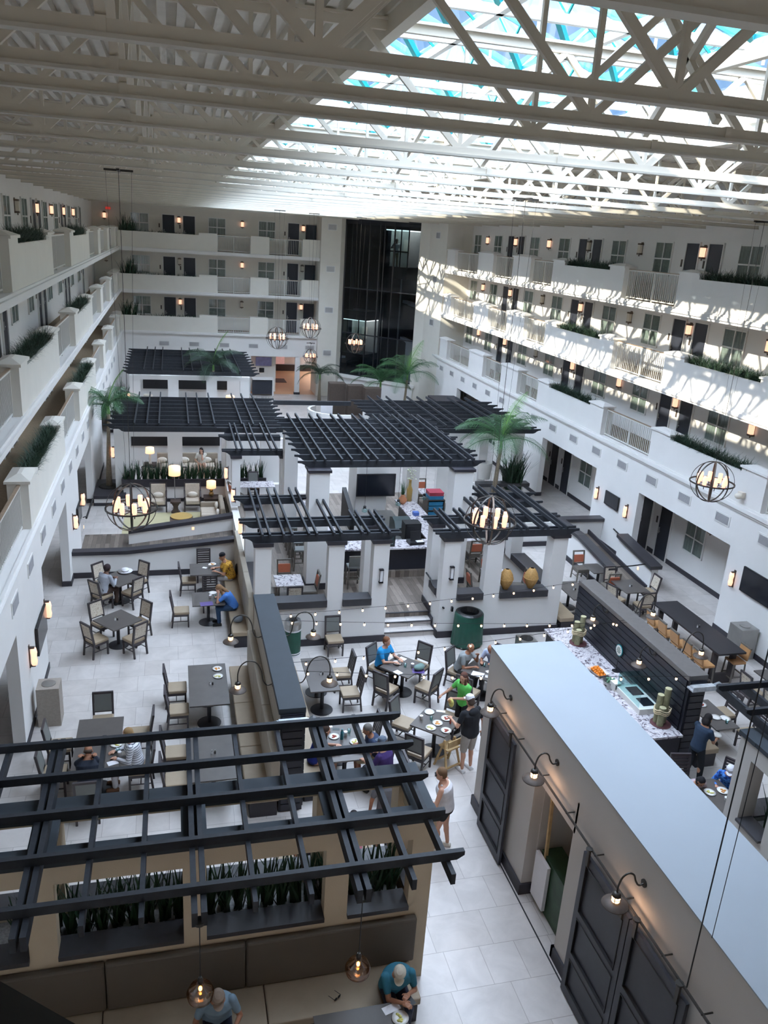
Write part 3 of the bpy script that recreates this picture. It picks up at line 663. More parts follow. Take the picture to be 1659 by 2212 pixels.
cols = [(2.0, 2.42, 19.75, 20.2), (3.95, 4.38, 19.75, 20.05), (5.19, 5.63, 19.75, 20.1), (7.2, 7.68, 19.75, 20.1), (8.48, 8.98, 19.75, 20.05), (10.49, 10.94, 19.75, 20.2), (5.2, 5.6, 20.85, 21.3), (7.2, 7.5, 20.85, 21.3), (2.0, 2.35, 22.7, 23.2), (10.5, 10.9, 22.6, 23.05), (2.0, 2.3, 28.4, 28.8), (3.75, 4.0, 28.4, 28.8), (2.0, 2.3, 31.6, 32.0)]
nm = ['left corner', 'left middle', 'left of the steps', 'right of the steps', 'right middle', 'right corner', 'second row left of the steps', 'second row right of the steps', 'left side rear', 'right side rear', 'small rear pergola left', 'small rear pergola right', 'rear left corner']
for (x0, x1, y0, y1), n_ in zip(cols, nm):
    zb_ = 1.17 if y0 < 20 or x0 < 2.1 or x0 > 10.4 else .45
    t = thing('column', ((x0 + x1) / 2, (y0 + y1) / 2, 0), 0, 'white square pavilion column, %s' % n_, 'column', 'white columns of the bar pavilion'); cx, cy = (x0 + x1) / 2, (y0 + y1) / 2
    B(x0 - cx, x1 - cx, y0 - cy, y1 - cy, zb_ if zb_ > 1 else .45, 2.97).build('shaft', 'white_wall', t)
    B(x0 - cx - .05, x1 - cx + .05, y0 - cy - .05, y1 - cy + .05, 2.97, 3.07).build('cap', 'black_base', t)
for i, (x0, x1, y0, y1) in enumerate(((3.82, 4.42, 22.45, 23.05), (8.3, 8.9, 22.45, 23.05), (3.82, 4.3, 27.9, 28.5), (8.4, 8.9, 27.9, 28.5))):
    cx, cy = (x0 + x1) / 2, (y0 + y1) / 2
    t = thing('tall_column', (cx, cy, 0), 0, 'thick white column of the high pergola, %s' % ['front left', 'front right', 'back left', 'back right'][i], 'column', 'thick columns of the high pergola')
    B(x0 - cx, x1 - cx, y0 - cy, y1 - cy, .45, 4.17).build('shaft', 'white_wall', t); B(x0 - cx - .05, x1 - cx + .05, y0 - cy - .05, y1 - cy + .05, 4.17, 4.25).build('cap', 'black_base', t)
    B(x0 - cx - .03, x1 - cx + .03, y0 - cy - .03, y1 - cy + .03, .45, .65).build('base', 'black_base', t)
# lounge and rear walls
mb = MB().box(-2.3, 4.3, 32.9, 33.15, 2.65, 2.95)
for a, b_ in ((-2.3, -1.7), (-.25, .33), (1.9, 2.35), (3.5, 4.3)): mb.box(a, b_, 32.9, 33.15, 0, 2.65)
mb.box(-2.29, 4.29, 32.92, 33.1, 0, .6).box(-2.3, -2.05, 33.1, 38.2, 0, 2.95).box(-2.3, 4.5, 38.0, 38.25, 0, 2.95).box(4.3, 4.5, 33, 38.2, 2.6, 2.95)
struct('wall_lounge', 'white_wall', mb, 'white wall with two openings behind the lounge planter')
struct('wall_planter', 'white_wall', MB().box(-2.0, 4.3, 32.6, 32.9, 0, .68), 'white front of the lounge planter'); struct('baseboard_lounge', 'black_base', MB().box(-2.0, 2.0, 32.57, 32.6, 0, .14), 'black baseboard under the lounge planter')
tag(MB().box(-2.05, 2.0, 32.5, 32.58, .66, .97).box(-2.05, 2.0, 32.58, 32.9, .66, .8).box(-2.05, -1.97, 32.58, 32.9, .66, .97).build('planter_box', 'black_base'), 'long black planter box behind the lounge armchairs', 'planter')
tag(MB().box(2.25, 3.7, 32.5, 32.58, .8, .99).box(2.25, 3.7, 32.58, 32.9, .66, .85).build('planter_box', 'black_base'), 'shorter black planter box under the small rear pergola', 'planter')
struct('window_90', 'black', MB().box(-1.9, 2.1, 37.9, 37.99, .98, 1.42), 'dark window strip high inside the left lounge')
mb = MB().box(-2.25, 4.15, 45.4, 45.65, 2.72, 2.95)
for a, b_ in ((-2.25, -1.7), (-.26, .31), (1.8, 2.37), (3.63, 4.15)): mb.box(a, b_, 45.4, 45.65, 0, 2.72)
mb.box(-2.25, 4.1, 49.9, 50.1, 0, 2.95).box(-2.25, -2.05, 45.6, 50, 0, 2.95)
struct('wall_far_lounge', 'white_wall', mb, 'white wall with openings under the farthest pergola')
struct('window_91', 'black', MB().box(-1.7, 3.2, 49.8, 49.89, 1.4, 1.95), 'dark window strip inside the far lounge')
mb = MB().box(9.0, 15.3, 32.9, 33.15, 2.6, 2.95)
for a, b_ in ((9.0, 9.6), (11.3, 11.9), (13.2, 13.6), (14.9, 15.3)): mb.box(a, b_, 32.9, 33.15, 0, 2.6)
mb.box(9.0, 15.3, 38, 38.2, 0, 2.95).box(13.0, 15.3, 32.5, 32.9, 0, .6)
struct('wall_back_right', 'white_wall', mb, 'white wall under the back right pergola'); struct('baseboard_back_right', 'cap_dark', MB().box(13.0, 15.45, 32.1, 32.55, .6, .75).box(13, 15.5, 31.9, 32.1, 0, .15), 'dark ledge of the back right planter')
# ramps
def sloped(name, m, prof, y0, y1, label, kind='structure', cat=None):
    mb = MB(); n = len(prof); mb.xprof(prof, y0, y1, 'y'); o = mb.build(name, m); tag(o, label, cat, kind=kind); return o
sloped('wall_ramp', 'white_wall', [(-3.15, 0), (2.0, 0), (2.0, 1.1), (-1.5, .78), (-3.15, .78)], 25.05, 25.25, 'white ramp wall behind the left dining area')
sloped('trim_61', 'black_base', [(-3.15, .78), (-1.5, .78), (2.0, 1.1), (2.0, 1.22), (-1.5, .9), (-3.15, .9)], 24.98, 25.3, 'black cap on the ramp wall behind the left dining area', 'structure')
struct('baseboard_ramp', 'black_base', B(-3.15, 1.4, 25.02, 25.05, 0, .18), 'black baseboard on the ramp wall')
sloped('wall_ramp_upper', 'white_wall', [(-1.6, 0), (2.0, 0), (2.0, .92), (-1.6, .42)], 27.85, 28.05, 'white upper ramp wall in front of the lounge')
sloped('trim_62', 'black_base', [(-1.6, .42), (2.0, .92), (2.0, 1.04), (-1.6, .54)], 27.78, 28.12, 'black cap on the upper ramp wall in front of the lounge', 'structure')
sloped('floor_ramp', 'plank', [(-3.15, 0), (-1.6, .012), (2.0, .45), (2.0, 0)], 25.25, 27.85, 'grey plank ramp rising to the bar pavilion')
struct('floor_landing', 'plank', B(-3.15, -1.62, 25.25, 28.9, .0, .02), 'grey plank landing by the left wall')
tag(MB().tube([(-3.0, 28.2, .9), (-2.95, 30.2, .95)], .035).tube([(-3.14, 28.4, .85), (-3.0, 28.4, .9)], .015).tube([(-3.14, 30.0, .85), (-2.95, 30.0, .92)], .015).build('handrail', 'black'), 'black handrail on the left wall by the landing', 'handrail')
def slopedy(name, m, prof, x0, x1, label, kind='structure', cat=None):
    o = MB().xprof(prof, x0, x1, 'x').build(name, m); tag(o, label, cat, kind=kind); return o
slopedy('wall_ramp_right', 'white_wall', [(22.1, 0), (26.6, 0), (26.6, 1.1), (24.4, 1.1), (22.1, .8)], 13.9, 14.1, 'white ramp wall on the right')
slopedy('trim_63', 'cap_dark', [(22.05, .8), (24.4, 1.1), (26.6, 1.1), (26.6, 1.22), (24.4, 1.22), (22.05, .92)], 13.83, 14.17, 'black cap on the ramp wall behind the right tables', 'structure')
slopedy('wall_ramp_right_outer', 'white_wall', [(22.1, 0), (24.4, 0), (24.4, 1.1), (22.1, .8)], 15.5, 15.75, 'white outer ramp wall in the right corridor opening')
slopedy('trim_64', 'cap_dark', [(22.05, .8), (24.4, 1.1), (24.4, 1.22), (22.05, .92)], 15.4, 15.85, 'black cap on the outer ramp wall in the right corridor opening', 'structure')
slopedy('floor_ramp_right', 'plank', [(22.2, 0), (26.6, .45), (26.6, 0)], 14.1, 15.5, 'grey plank ramp on the right')
slopedy('trim_13', 'black_base', [(22.2, .01), (26.6, .46), (26.6, .62), (22.2, .17)], 15.44, 15.5, 'black skirting along the right ramp')
struct('wall_low_right', 'white_wall', B(14.0, 16.04, 26.5, 26.75, 0, .95), 'low white wall closing the right ramp')
capbox('wall_cap', 13.95, 16.05, 26.42, 26.83, .95, 1.07, 'black cap on the low wall meeting the right wall')
struct('wall_low_right_2', 'white_wall', B(11.0, 14.0, 26.5, 26.7, 0, .95), 'low white wall behind the right tables'); struct('baseboard_low_right', 'black_base', B(10.97, 13.9, 26.46, 26.5, 0, .18).box(13.86, 13.9, 22.1, 26.5, 0, .18), 'black baseboard of the right ramp walls')
tag(MB().tube([(14.3, 22.3, .85), (14.9, 22.35, .85), (15.5, 22.4, .88)], .022).build('handrail', 'black'), 'thin black bar across the foot of the right ramp', 'handrail')
tag(MB().tube([(15.98, 25.6, .95), (15.95, 24.2, .8), (15.95, 22.9, .7)], .025).tube([(15.98, 25.4, .93), (16.04, 25.4, .9)], .012).build('handrail', 'black'), 'black sloping handrail on the right wall above the ramp', 'handrail')
# divider walls of the dining area (mirror pair)
for side in ('left', 'right'):
    x0, x1 = (1.84, 2.3) if side == 'left' else (10.65, 11.07)
    struct('wall_divider_' + side, 'booth' if side == 'left' else 'black_slat', B(x0, x1, 13.2, 18.25, 0, 2.18), 'tall divider wall between the %s and centre dining areas' % side)
    capbox('wall_cap', x0 - .03, x1 + .03, 13.15, 18.3, 2.18, 2.3, '%s cap on the %s divider wall' % ('slate-blue' if side == 'left' else 'grey-brown', side), 'cap_slate' if side == 'left' else 'cap_grey')
    mb = MB()
    xa, xb = (x1, x1 + .03) if side == 'left' else (x0 - .03, x0)
    for i in range(13): mb.box(xa, xb, 13.2, 18.25, .03 + i * .165, .175 + i * .165)
    mb.box(x0, x1, 13.12, 13.2, 0, 2.18)
    for i in range(13): mb.box(x0 + .04, x1 - .04, 13.09, 13.12, .03 + i * .165, .175 + i * .165)
    struct('trim_%d' % (14 if side == 'left' else 15), 'black_slat', mb, 'black horizontal boards on the %s divider wall' % side)
    xc = (x0 + x1) / 2
    t = thing('spot_housing', (xc, 12.95, 2.12), 0, 'silver foil-lined light housing on the end of the %s divider wall' % side, 'light fitting', 'foil light housings on the divider ends')
    MB().box(-.32, .30, -.1, .12, -.03, .0).box(-.32, .3, -.1, -.08, 0, .08).box(-.28, .26, -.05, .08, 0, .05).build('tray', 'silver_foil', t)
    MB().add([(.3, -.1, 0), (.52, -.05, .03), (.3, .12, .0), (.36, 0, .13)], [(0, 1, 3), (1, 2, 3), (0, 2, 1), (0, 3, 2)]).build('flap', 'silver_foil', t)
# booth benches: seat + back
def bench(x0, x1, y0, y1, label, back=None, foot='black_base', seats=2, m='leather'):
    t = thing('booth_bench', ((x0 + x1) / 2, (y0 + y1) / 2, 0), 0, label, 'bench', 'tan booth benches'); cx, cy = (x0 + x1) / 2, (y0 + y1) / 2
    B(x0 - cx + .06, x1 - cx - .04, y0 - cy + .03, y1 - cy - .03, 0, .34).build('plinth', foot, t)
    horiz = (x1 - x0) > (y1 - y0); L_ = (x1 - x0) if horiz else (y1 - y0)
    for i in range(seats):
        a, b_ = -L_ / 2 + L_ * i / seats + .006, -L_ / 2 + L_ * (i + 1) / seats - .006
        (B(a, b_, y0 - cy, y1 - cy, .34, .47) if horiz else B(x0 - cx, x1 - cx, a, b_, .34, .47)).build('seat_cushion', m, t, bevel=.02)
    if back:
        bx0, bx1, by0, by1, bz = back
        for i in range(seats):
            if horiz: a, b_ = bx0 + (bx1 - bx0) * i / seats + .004, bx0 + (bx1 - bx0) * (i + 1) / seats - .004; mb = B(a - cx, b_ - cx, by0 - cy, by1 - cy, .45, bz)
            else: a, b_ = by0 + (by1 - by0) * i / seats + .004, by0 + (by1 - by0) * (i + 1) / seats - .004; mb = B(bx0 - cx, bx1 - cx, a - cy, b_ - cy, .45, bz)
            mb.build('back_panel', 'booth', t, bevel=.02)
    return t
bench(1.22, 1.84, 13.0, 18.1, 'long tan booth bench along the left of the divider wall', (1.66, 1.84, 13.0, 18.1, 1.45), seats=3)
bench(2.33, 2.85, 13.3, 17.9, 'tan booth bench along the right of the left divider wall', seats=2)
bench(1.42, 2.0, 19.85, 25.0, 'tan booth bench along the left outer side of the bar pavilion', (1.84, 2.0, 19.85, 25.0, 1.5), seats=3)
bench(11.1, 11.68, 13.0, 18.0, 'tan booth bench along the right of the black slatted wall', (11.1, 11.25, 13.3, 18.0, 1.2), seats=2)
bench(10.97, 11.5, 19.6, 21.3, 'tan booth bench at the right outer side of the bar pavilion', seats=1)
# foreground pavilion pair (left one large in view, right one at the frame edge)
def front_pavilion(side):
    L_ = side == 'left'
    X = (lambda x: x) if L_ else (lambda x: 13.1 - x)
    bm = [(y, X(-6.3) if not L_ else -6.3, X(3.52) if not L_ else 3.52) for y in (7.87, 8.67, 9.48, 10.27, 11.07)]
    t = thing('pergola', (0, 0, 0), 0, 'dark slatted pergola over the %s' % ('near-left pavilion' if L_ else 'near-right pavilion at the frame edge'), 'pergola', None)
    for y, a, b_ in bm:
        if not L_: b_ = 17
        x0, x1 = (X(3.52), 16.0) if not L_ else (-6.3, 3.52)
        e = .1
        prof = [(x0, 3.41), (x0, 3.29), (x1 - e, 3.29), (x1, 3.35), (x1, 3.41)] if L_ else [(x0, 3.41), (x0, 3.35), (x0 + e, 3.29), (x1, 3.29), (x1, 3.41)]
        MB().xprof(prof, y - .035, y + .035, 'y').build('top_slat', 'pergola', t)
    for x in [-5.67, -3.72, -1.77, .18, 2.14]:
        MB().box(X(x) - .09, X(x) - .02, 7.55, 11.3, 3.09, 3.29).box(X(x) + .02, X(x) + .09, 7.55, 11.3, 3.09, 3.29).build('double_beam', 'pergola', t)
    for x in [-5.0, -4.4, -3.1, -2.45, -1.12, -.47, .83, 1.5, 2.79, 3.3]:
        MB().box(X(x) - .03, X(x) + .03, 7.6, 11.3, 3.13, 3.29).build('rafter', 'pergola', t)
    xa, xb = -6.3, 3.55
    def bx(mb, a, b_, *r): p, q = sorted((X(a), X(b_))); return mb.box(p, q, *r)
    mb = MB()
    for y0, y1 in ((9.0, 9.22), (9.85, 10.2)):
        zt_ = 2.64 if y0 < 9.5 else 2.9; bx(mb, xa, xb, y0, y1, 0, 1.42); bx(mb, xa, xb, y0, y1, zt_, 2.95)
        for a, b_ in ((-6.3, -5.9), (-3.9, -3.55), (-1.98, -1.62), (.0, .31), (1.96, 2.3), (3.22, 3.55)): bx(mb, a, b_, y0, y1, 1.42, zt_)
    bx(mb, 3.3, xb, 9.22, 9.85, 0, 1.42); bx(mb, 3.3, xb, 9.22, 9.85, 2.64, 2.95)
    struct('wall_pavilion_near_' + side, 'tan_wall' if L_ else 'kitchen_wall', mb, 'wall with planter openings of the near %s pavilion' % side)
    mb = MB(); bx(mb, xa, xb + .03, 9.0 - .04, 9.26, 2.95, 3.03); bx(mb, xa, xb + .03, 9.82, 10.24, 2.95, 3.03)
    for x in (-5.67, -3.72, -1.77, .16, 2.13, 3.4): bx(mb, x - .17, x + .17, 9.26, 9.82, 2.95, 3.03)
    struct('trim_%d' % (16 if L_ else 17), 'cap_slate', mb, 'slate cap boards on top of the near %s pavilion walls' % side)
    mb = MB(); bx(mb, xa, xb - .1, 8.93, 10.25, 1.3, 1.38)
    for i, (a, b_) in enumerate(((-5.9, -3.9), (-3.55, -1.98), (-1.62, 0), (.31, 1.96), (2.3, 3.22))):
        m2 = MB(); bx(m2, a, b_, 8.93, 9.3, 1.42, 1.49); bx(m2, a, b_, 9.83, 10.25, 1.42, 1.46); o = m2.build('window_sill', 'cap_dark')
        tag(o, 'dark sill of the near %s pavilion, %s opening from the aisle' % (side, ORD[4 - i]), 'sill', 'dark sills of the near pavilions')
    m2 = MB(); bx(m2, 3.26, 3.6, 9.24, 9.84, 1.42, 1.47); tag(m2.build('window_sill', 'cap_dark'), 'dark sill in the aisle-facing end of the near %s pavilion' % side, 'sill'); struct('planter_bed_' + side, 'pebble', B(*(sorted((X(xa), X(3.2)))), 9.2, 9.86, 1.2, 1.32), 'pebble bed between the two walls of the near %s pavilion' % side)
    n = 0
    for i in range(26 if L_ else 6):
        x = 3.1 - i * .21 - (0 if L_ else 0)
        if not L_ and i > 5: break
        a = X(x); rnd = random.Random(i * 3 + L_)
        plant = grass('snake_plant', a - .06, a + .06, 9.45, 9.65, 1.3, 'clump of dark upright leaves in the near %s pavilion planter, %s from the aisle' % (side, ORD[i]), 'sansevieria', h=.85, n=22, droop=.06, w=.035, seed=100 + i + 50 * L_, cat='plant', group='snake plants in the near %s planter' % side)
    return t
front_pavilion('left'); front_pavilion('right')
bench(-5.5, 3.3, 8.25, 8.98, 'long tan booth bench under the near-left pavilion wall', None, seats=4)
t = thing('padded_partition', (0, 8.9, 0), 0, 'grey-brown padded partition under the near-left pavilion openings', 'partition')
for a, b_ in ((-5.5, -3.3), (-3.29, -1.05), (-1.04, .84), (.85, 3.36)): B(a, b_, -.02, .1, .47, 1.28).build('back_panel', 'booth_dark', t, bevel=.03)
# kitchen block
mb = MB().box(5.75, 7.18, -2, 12.7, 3.0, 3.6).box(5.75, 5.95, 10.3, 12.7, 0, 3.0).box(5.75, 5.95, 8.45, 8.95, 0, 3.0).box(5.75, 5.95, -2, 8.45, 0, 3.0).box(6.98, 7.18, -2, 12.7, 0, 3.0).box(5.95, 6.98, 12.5, 12.7, 0, 3).box(5.75, 5.95, 8.9, 10.3, 2.45, 3.0)
mb.box(5.95, 6.9, 10.28, 10.4, 0, 3).box(5.95, 6.98, 8.8, 8.95, 0, 3)
struct('wall_kitchen', 'kitchen_wall', mb, 'long plain kitchen block with sliding barn doors')
struct('ceiling_kitchen', 'roof_white', B(5.74, 7.19, -2, 12.71, 3.6, 3.62), 'flat pale roof of the kitchen block')
struct('baseboard_kitchen', 'black_base', MB().box(5.71, 5.75, 10.3, 12.73, 0, .22).box(5.71, 5.96, 10.26, 10.3, 0, .22).box(5.71, 5.75, 8.4, 8.98, 0, .22).box(5.71, 5.97, 8.92, 8.98, 0, .22).box(5.71, 7.2, 12.7, 12.73, 0, .22), 'black baseboard of the kitchen block')
struct('trim_18', 'black', B(5.66, 5.68, 7.0, 11.5, 0, .012), 'thin black floor track of the barn doors')
def barn_door(y0, y1, label):
    t = thing('barn_door', (5.66, y0, 0), PI / 2, label, 'door', 'dark sliding barn doors'); w = y1 - y0; h = 2.62
    mb = B(.1, w - .1, -.005, .02, .15, h - .1); mb.build('panel', 'barn', t)
    fr = MB().box(0, .11, -.0, .05, .03, h).box(w - .11, w, 0, .05, .03, h)
    for a, b_ in ((.03, .2), (.72, .84), (1.5, 1.62), (h - .14, h)): fr.box(.11, w - .11, 0, .05, a, b_)
    fr.build('frame', 'barn', t)
    md = MB()
    for a, b_ in ((.2, .72), (.84, 1.5), (1.62, h - .14)):
        for q in ((.11, .125, a, b_), (w - .125, w - .11, a, b_)): md.box(q[0], q[1], .0, .06, q[2], q[3])
        md.box(.11, w - .11, 0, .06, a, a + .015).box(.11, w - .11, 0, .06, b_ - .015, b_)
    md.build('moulding', 'black', t)
    hg = MB()
    for x in (.15, w - .15): hg.box(x - .03, x + .03, .05, .08, h - .12, h + .14).lathe([(.05, -.012), (.05, .012)], (x, .065, h + .16), 12)
    hg.build('hanger', 'iron', t)
    return t
barn_door(10.97, 12.1, 'dark panelled barn door at the far end of the kitchen wall')
barn_door(7.13, 8.38, 'dark panelled barn door nearer the camera, far leaf of the pair')
barn_door(5.86, 7.11, 'dark panelled barn door nearest the camera, cut by the frame')
t = thing('door_rail', (5.62, 0, 2.78), 0, 'black sliding-door rail along the kitchen wall', 'rail')
MB().box(-.008, .008, 3.5, 12.1, -.02, .02).build('bar', 'iron', t)
for y in (11.7, 10.9, 9.9, 9.0, 8.1, 7.3, 6.4, 5.6, 4.6): MB().tube([(-.02, y, 0), (.13, y, 0)], .011).build('bracket', 'iron', t)
tag(B(5.98, 6.35, 9.2, 10.15, 0, 1.05).box(6.3, 6.9, 8.97, 9.4, 0, .9).build('storage_bin', 'sansevieria'), 'dark green bin standing inside the kitchen doorway', 'bin')
tag(B(5.9, 5.96, 9.75, 10.2, .1, 1.0).build('white_board', 'paper'), 'white board leaning inside the kitchen doorway', 'board')
tag(MB().bar((5.99, 9.95, .02), (5.99, 10.1, 2.4), .05).build('wood_plank', 'wood_raw'), 'raw wooden plank upright in the kitchen doorway', 'plank')
# cables
def cable(x, y, z0, z1, r, label): tag(MB().tube([(x, y, z0), (x, y, z1)], r, 6).build('hanging_cable', 'black'), label, 'cable', 'long vertical cables')
cable(5.6, 5.9, 2.85, 11.75, .009, 'dark vertical cable rising from the barn door rail')
cable(5.72, 5.84, 3.62, 11.75, .005, 'thin vertical cable beside the thick one above the kitchen roof')
# near sill of the viewing window
F0 = Vector((0, 0, H))
def ptd(px, py, d): return F0 + (CR * ((px - 829.5) / 1750) - CU * ((py - 1106) / 1750) + CF) * d
a, b_ = ptd(-60, 2085, 1.1), ptd(300, 2290, 1.1)
dn = -Vector((0, 0, 1)); bk = Vector((-CF.x, -CF.y, 0)) * .25
mb = MB().add([a, b_, b_ + dn * .35, a + dn * .35, a + bk, b_ + bk, b_ + bk + dn * .35, a + bk + dn * .35], [(0, 1, 2, 3), (7, 6, 5, 4), (0, 4, 5, 1), (1, 5, 6, 2), (2, 6, 7, 3), (3, 7, 4, 0)])
struct('window_sill_near', 'black', mb, 'dark out-of-focus ledge of the viewing window at the lower left corner')

# ================================================================== FURNITURE
def chair_mk(kind):
    def mk():
        t = thing('dining_chair', (0, 0, 0), 0, 'x', 'chair')       # sitter faces +Y
        fm = {'pattern': 'chair_frame', 'slat': 'chair_frame', 'grey': 'chair_frame', 'orange': 'chair_taupe'}[kind]
        sm = {'pattern': 'leather', 'slat': 'leather', 'grey': 'leather', 'orange': 'chair_taupe'}[kind]
        MB().box(-.22, .22, -.2, .23, .40, .48).build('seat', sm, t, bevel=.02)
        for sx_ in (-1, 1):
            MB().bar((sx_ * .2, .2, 0), (sx_ * .2, .2, .41), .04).build('leg', fm, t)
            MB().bar((sx_ * .2, -.25, 0), (sx_ * .2, -.2, .42), .04).build('leg', fm, t)
        MB().box(-.2, .2, .185, .215, .34, .4).box(-.21, -.185, -.2, .2, .34, .4).box(.185, .21, -.2, .2, .34, .4).box(-.2, .2, -.215, -.19, .34, .4).box(-.205, -.19, -.22, .2, .18, .2).box(.19, .205, -.22, .2, .18, .2).box(-.2, .2, -.02, .0, .18, .2).build('seat_rail', fm, t)
        fr = MB()
        for sx_ in (-1, 1): fr.bar((sx_ * .2, -.2, .42), (sx_ * .2, -.29, .97), .045)
        fr.bar((-.22, -.29, .965), (.22, -.29, .965), .045)
        if kind != 'slat': fr.bar((-.2, -.215, .55), (.2, -.215, .55), .035)
        fr.build('back_frame', fm, t)
        if kind == 'slat':
            for i in range(6): z = .52 + i * .072; y = -.2 - .09 * (z - .42) / .55; MB().box(-.19, .19, y - .012, y + .012, z, z + .045).build('back_slat', fm, t)
        else:
            pm = {'pattern': 'chair_pattern', 'grey': 'leather_grey', 'orange': 'orange_vinyl'}[kind]
            if kind == 'orange': MB().bar((0, -.235, .58), (0, -.262, .84), .37, .05).build('back_pad', pm, t)
            else: MB().bar((0, -.212, .56), (0, -.288, .95), .365, .035).build('back_pad', pm, t)
        return t
    return Proto(mk)
CH = {k: chair_mk(k) for k in ('pattern', 'slat', 'grey', 'orange')}
DESC = {'pattern': 'dark chair with patterned back', 'slat': 'dark slat-back chair', 'grey': 'dark chair with grey back', 'orange': 'taupe chair with orange back'}
def chair(kind, x, y, deg, where, z=0):
    """deg: direction the sitter faces, 0 = +X, 90 = +Y"""
    return CH[kind].put((x, y, z), math.radians(deg - 90), '%s %s' % (DESC[kind], where), 'dining chairs around the atrium tables')
def table_mk(w, d, h, top, ped, n=1, base='table_black'):
    def mk():
        t = thing('dining_table', (0, 0, 0), 0, 'x', 'table')
        B(-w / 2, w / 2, -d / 2, d / 2, h - .035, h).build('tabletop', top, t, bevel=.004)
        ys = [0] if n == 1 else [-d / 4, d / 4]
        for y in ys:
            MB().cyl((0, y, .02), .045, h - .05).box(-.25, .25, y - .03, y + .03, h - .07, h - .035).build('pedestal', base, t, smooth=False)
            MB().lathe([(.27, 0), (.27, .012), (.05, .04)], (0, y, 0), 24).build('base', base, t)
        return t
    return Proto(mk)
TP = {}
def table(w, d, x, y, deg, label, z=0, h=.75, top='table_top', n=1):
    k = (w, d, h, top, n)
    if k not in TP: TP[k] = table_mk(w, d, h, top, 0, n)
    return TP[k].put((x, y, z), math.radians(deg), label, 'tables in the atrium')
# left dining area
table(.9, .9, -1.63, 23.2, 45, 'square dark table turned cornerwise, nearest the ramp wall at left')
for i, (a, w) in enumerate(((45, 'at the near-left side'), (135, 'at the near-right side'), (225, 'at the far-right side'), (315, 'at the far-left side'))):
    dx, dy = math.cos(math.radians(a)), math.sin(math.radians(a))
    k = .68 if i != 1 else .5
    chair('pattern', -1.63 - dx * k, 23.2 - dy * k, a, '%s of the table nearest the ramp wall' % w)
table(.9, .9, -1.54, 20.43, 40, 'square dark table turned cornerwise with four empty chairs')
for i, (a, w) in enumerate(((40, 'at the near-left side'), (130, 'at the near-right side'), (220, 'at the far-right side'), (310, 'at the far-left side'))):
    dx, dy = math.cos(math.radians(a)), math.sin(math.radians(a)); chair('pattern', -1.54 - dx * .68, 20.43 - dy * .68, a, '%s of the empty cornerwise table' % w)
table(.92, .9, .86, 23.65, 0, 'square table on the bench row, farther one by the ramp wall')
chair('slat', .85, 24.5, -90, 'beyond the farther bench-row table'); chair('slat', .35, 23.55, 0, 'at the left of the farther bench-row table')
table(.9, .9, .86, 21.5, 0, 'square table on the bench row with a purple menu')
chair('slat', .95, 22.3, -90, 'between the two bench-row tables'); chair('slat', .1, 21.45, 0, 'at the left of the table with the purple menu')
table(.88, 1.82, .66, 16.85, 0, 'long table left of the divider with two used plates', n=2)
chair('slat', -.05, 17.3, 0, 'far one at the left of the table with two plates'); chair('slat', -.02, 16.35, 0, 'near one at the left of the table with two plates')
table(.9, 1.84, -1.6, 14.85, 0, 'long table where a bald man and a blonde woman eat', n=2)
chair('grey', -1.62, 16.15, -90, 'at the far end of the bald man\'s table'); chair('grey', -2.4, 15.35, 0, 'far one at the left of the bald man\'s table'); chair('grey', -2.4, 14.45, 0, 'near one at the left of the bald man\'s table')
chair('grey', -.82, 15.55, 180, 'empty one right of the bald man\'s table'); chair('grey', -.78, 14.35, 180, 'under the blonde woman in stripes'); chair('grey', -1.7, 13.6, 90, 'under the bald man')
table(.88, 1.8, .63, 14.2, 0, 'long empty table left of the divider behind the near pergola', n=2)
chair('slat', -.1, 14.75, 0, 'far one left of the empty table behind the pergola'); chair('slat', -.1, 13.85, 0, 'near one left of the empty table behind the pergola')
# centre dining area
table(.7, 1.58, 3.3, 16.95, 0, 'narrow table right of the divider under the gooseneck lamp', n=2)
chair('slat', 3.95, 17.45, 180, 'far one right of the table under the gooseneck lamp'); chair('slat', 3.98, 16.55, 180, 'near one right of the table under the gooseneck lamp')
chair('grey', 4.1, 19.25, -88, 'standing alone against the pavilion wall')
def diamond(cx, cy, a0, ks, lab, skip=(), r=.72, w=.85):
    table(w, w, cx, cy, a0, lab)
    for i, k in enumerate(ks):
        if k is None: continue
        a = math.radians(a0 + 90 * i); chair('grey', cx - math.cos(a) * r, cy - math.sin(a) * r, a0 + 90 * i, k)
diamond(5.42, 17.05, 41, ['at the near-left side of the turquoise-shirt woman\'s table', 'at the near-right side of the turquoise-shirt woman\'s table', 'at the far-right side of the turquoise-shirt woman\'s table', 'under the woman in the turquoise shirt'], 'square cornerwise table of the woman in turquoise')
diamond(7.38, 16.6, 41, ['nearest side of the grey-shirt man\'s table', None, None, 'under the man in the grey polo shirt'], 'square cornerwise table of the man in the grey polo')
chair('grey', 7.95, 17.15, 221, 'beyond the grey-polo man\'s table, half hidden by the kitchen block')
diamond(5.48, 14.57, 47, ['at the near-left side of the plate-covered table', None, 'beside the woman in the green top', 'at the far-left side of the plate-covered table'], 'square cornerwise table covered with plates', r=.78)
table(.7, 1.5, 3.3, 14.25, 0, 'narrow table of the family behind the near pergola', n=2)
chair('slat', 3.95, 14.7, 180, 'far one right of the family table'); chair('slat', 4.02, 13.85, 180, 'under the man in the navy shirt'); chair('slat', 4.1, 13.15, 180, 'under the man in the purple shirt')
t = thing('high_chair', (5.62, 13.98, 0), .4, 'pale wooden high chair beside the man in the black hoodie', 'chair')
for x in (-.2, .2):
    MB().bar((x, -.2, 0), (x * .7, 0, .7), .04).build('leg', 'wood_raw', t); MB().bar((x, .2, 0), (x * .7, 0, .7), .04).build('leg', 'wood_raw', t)
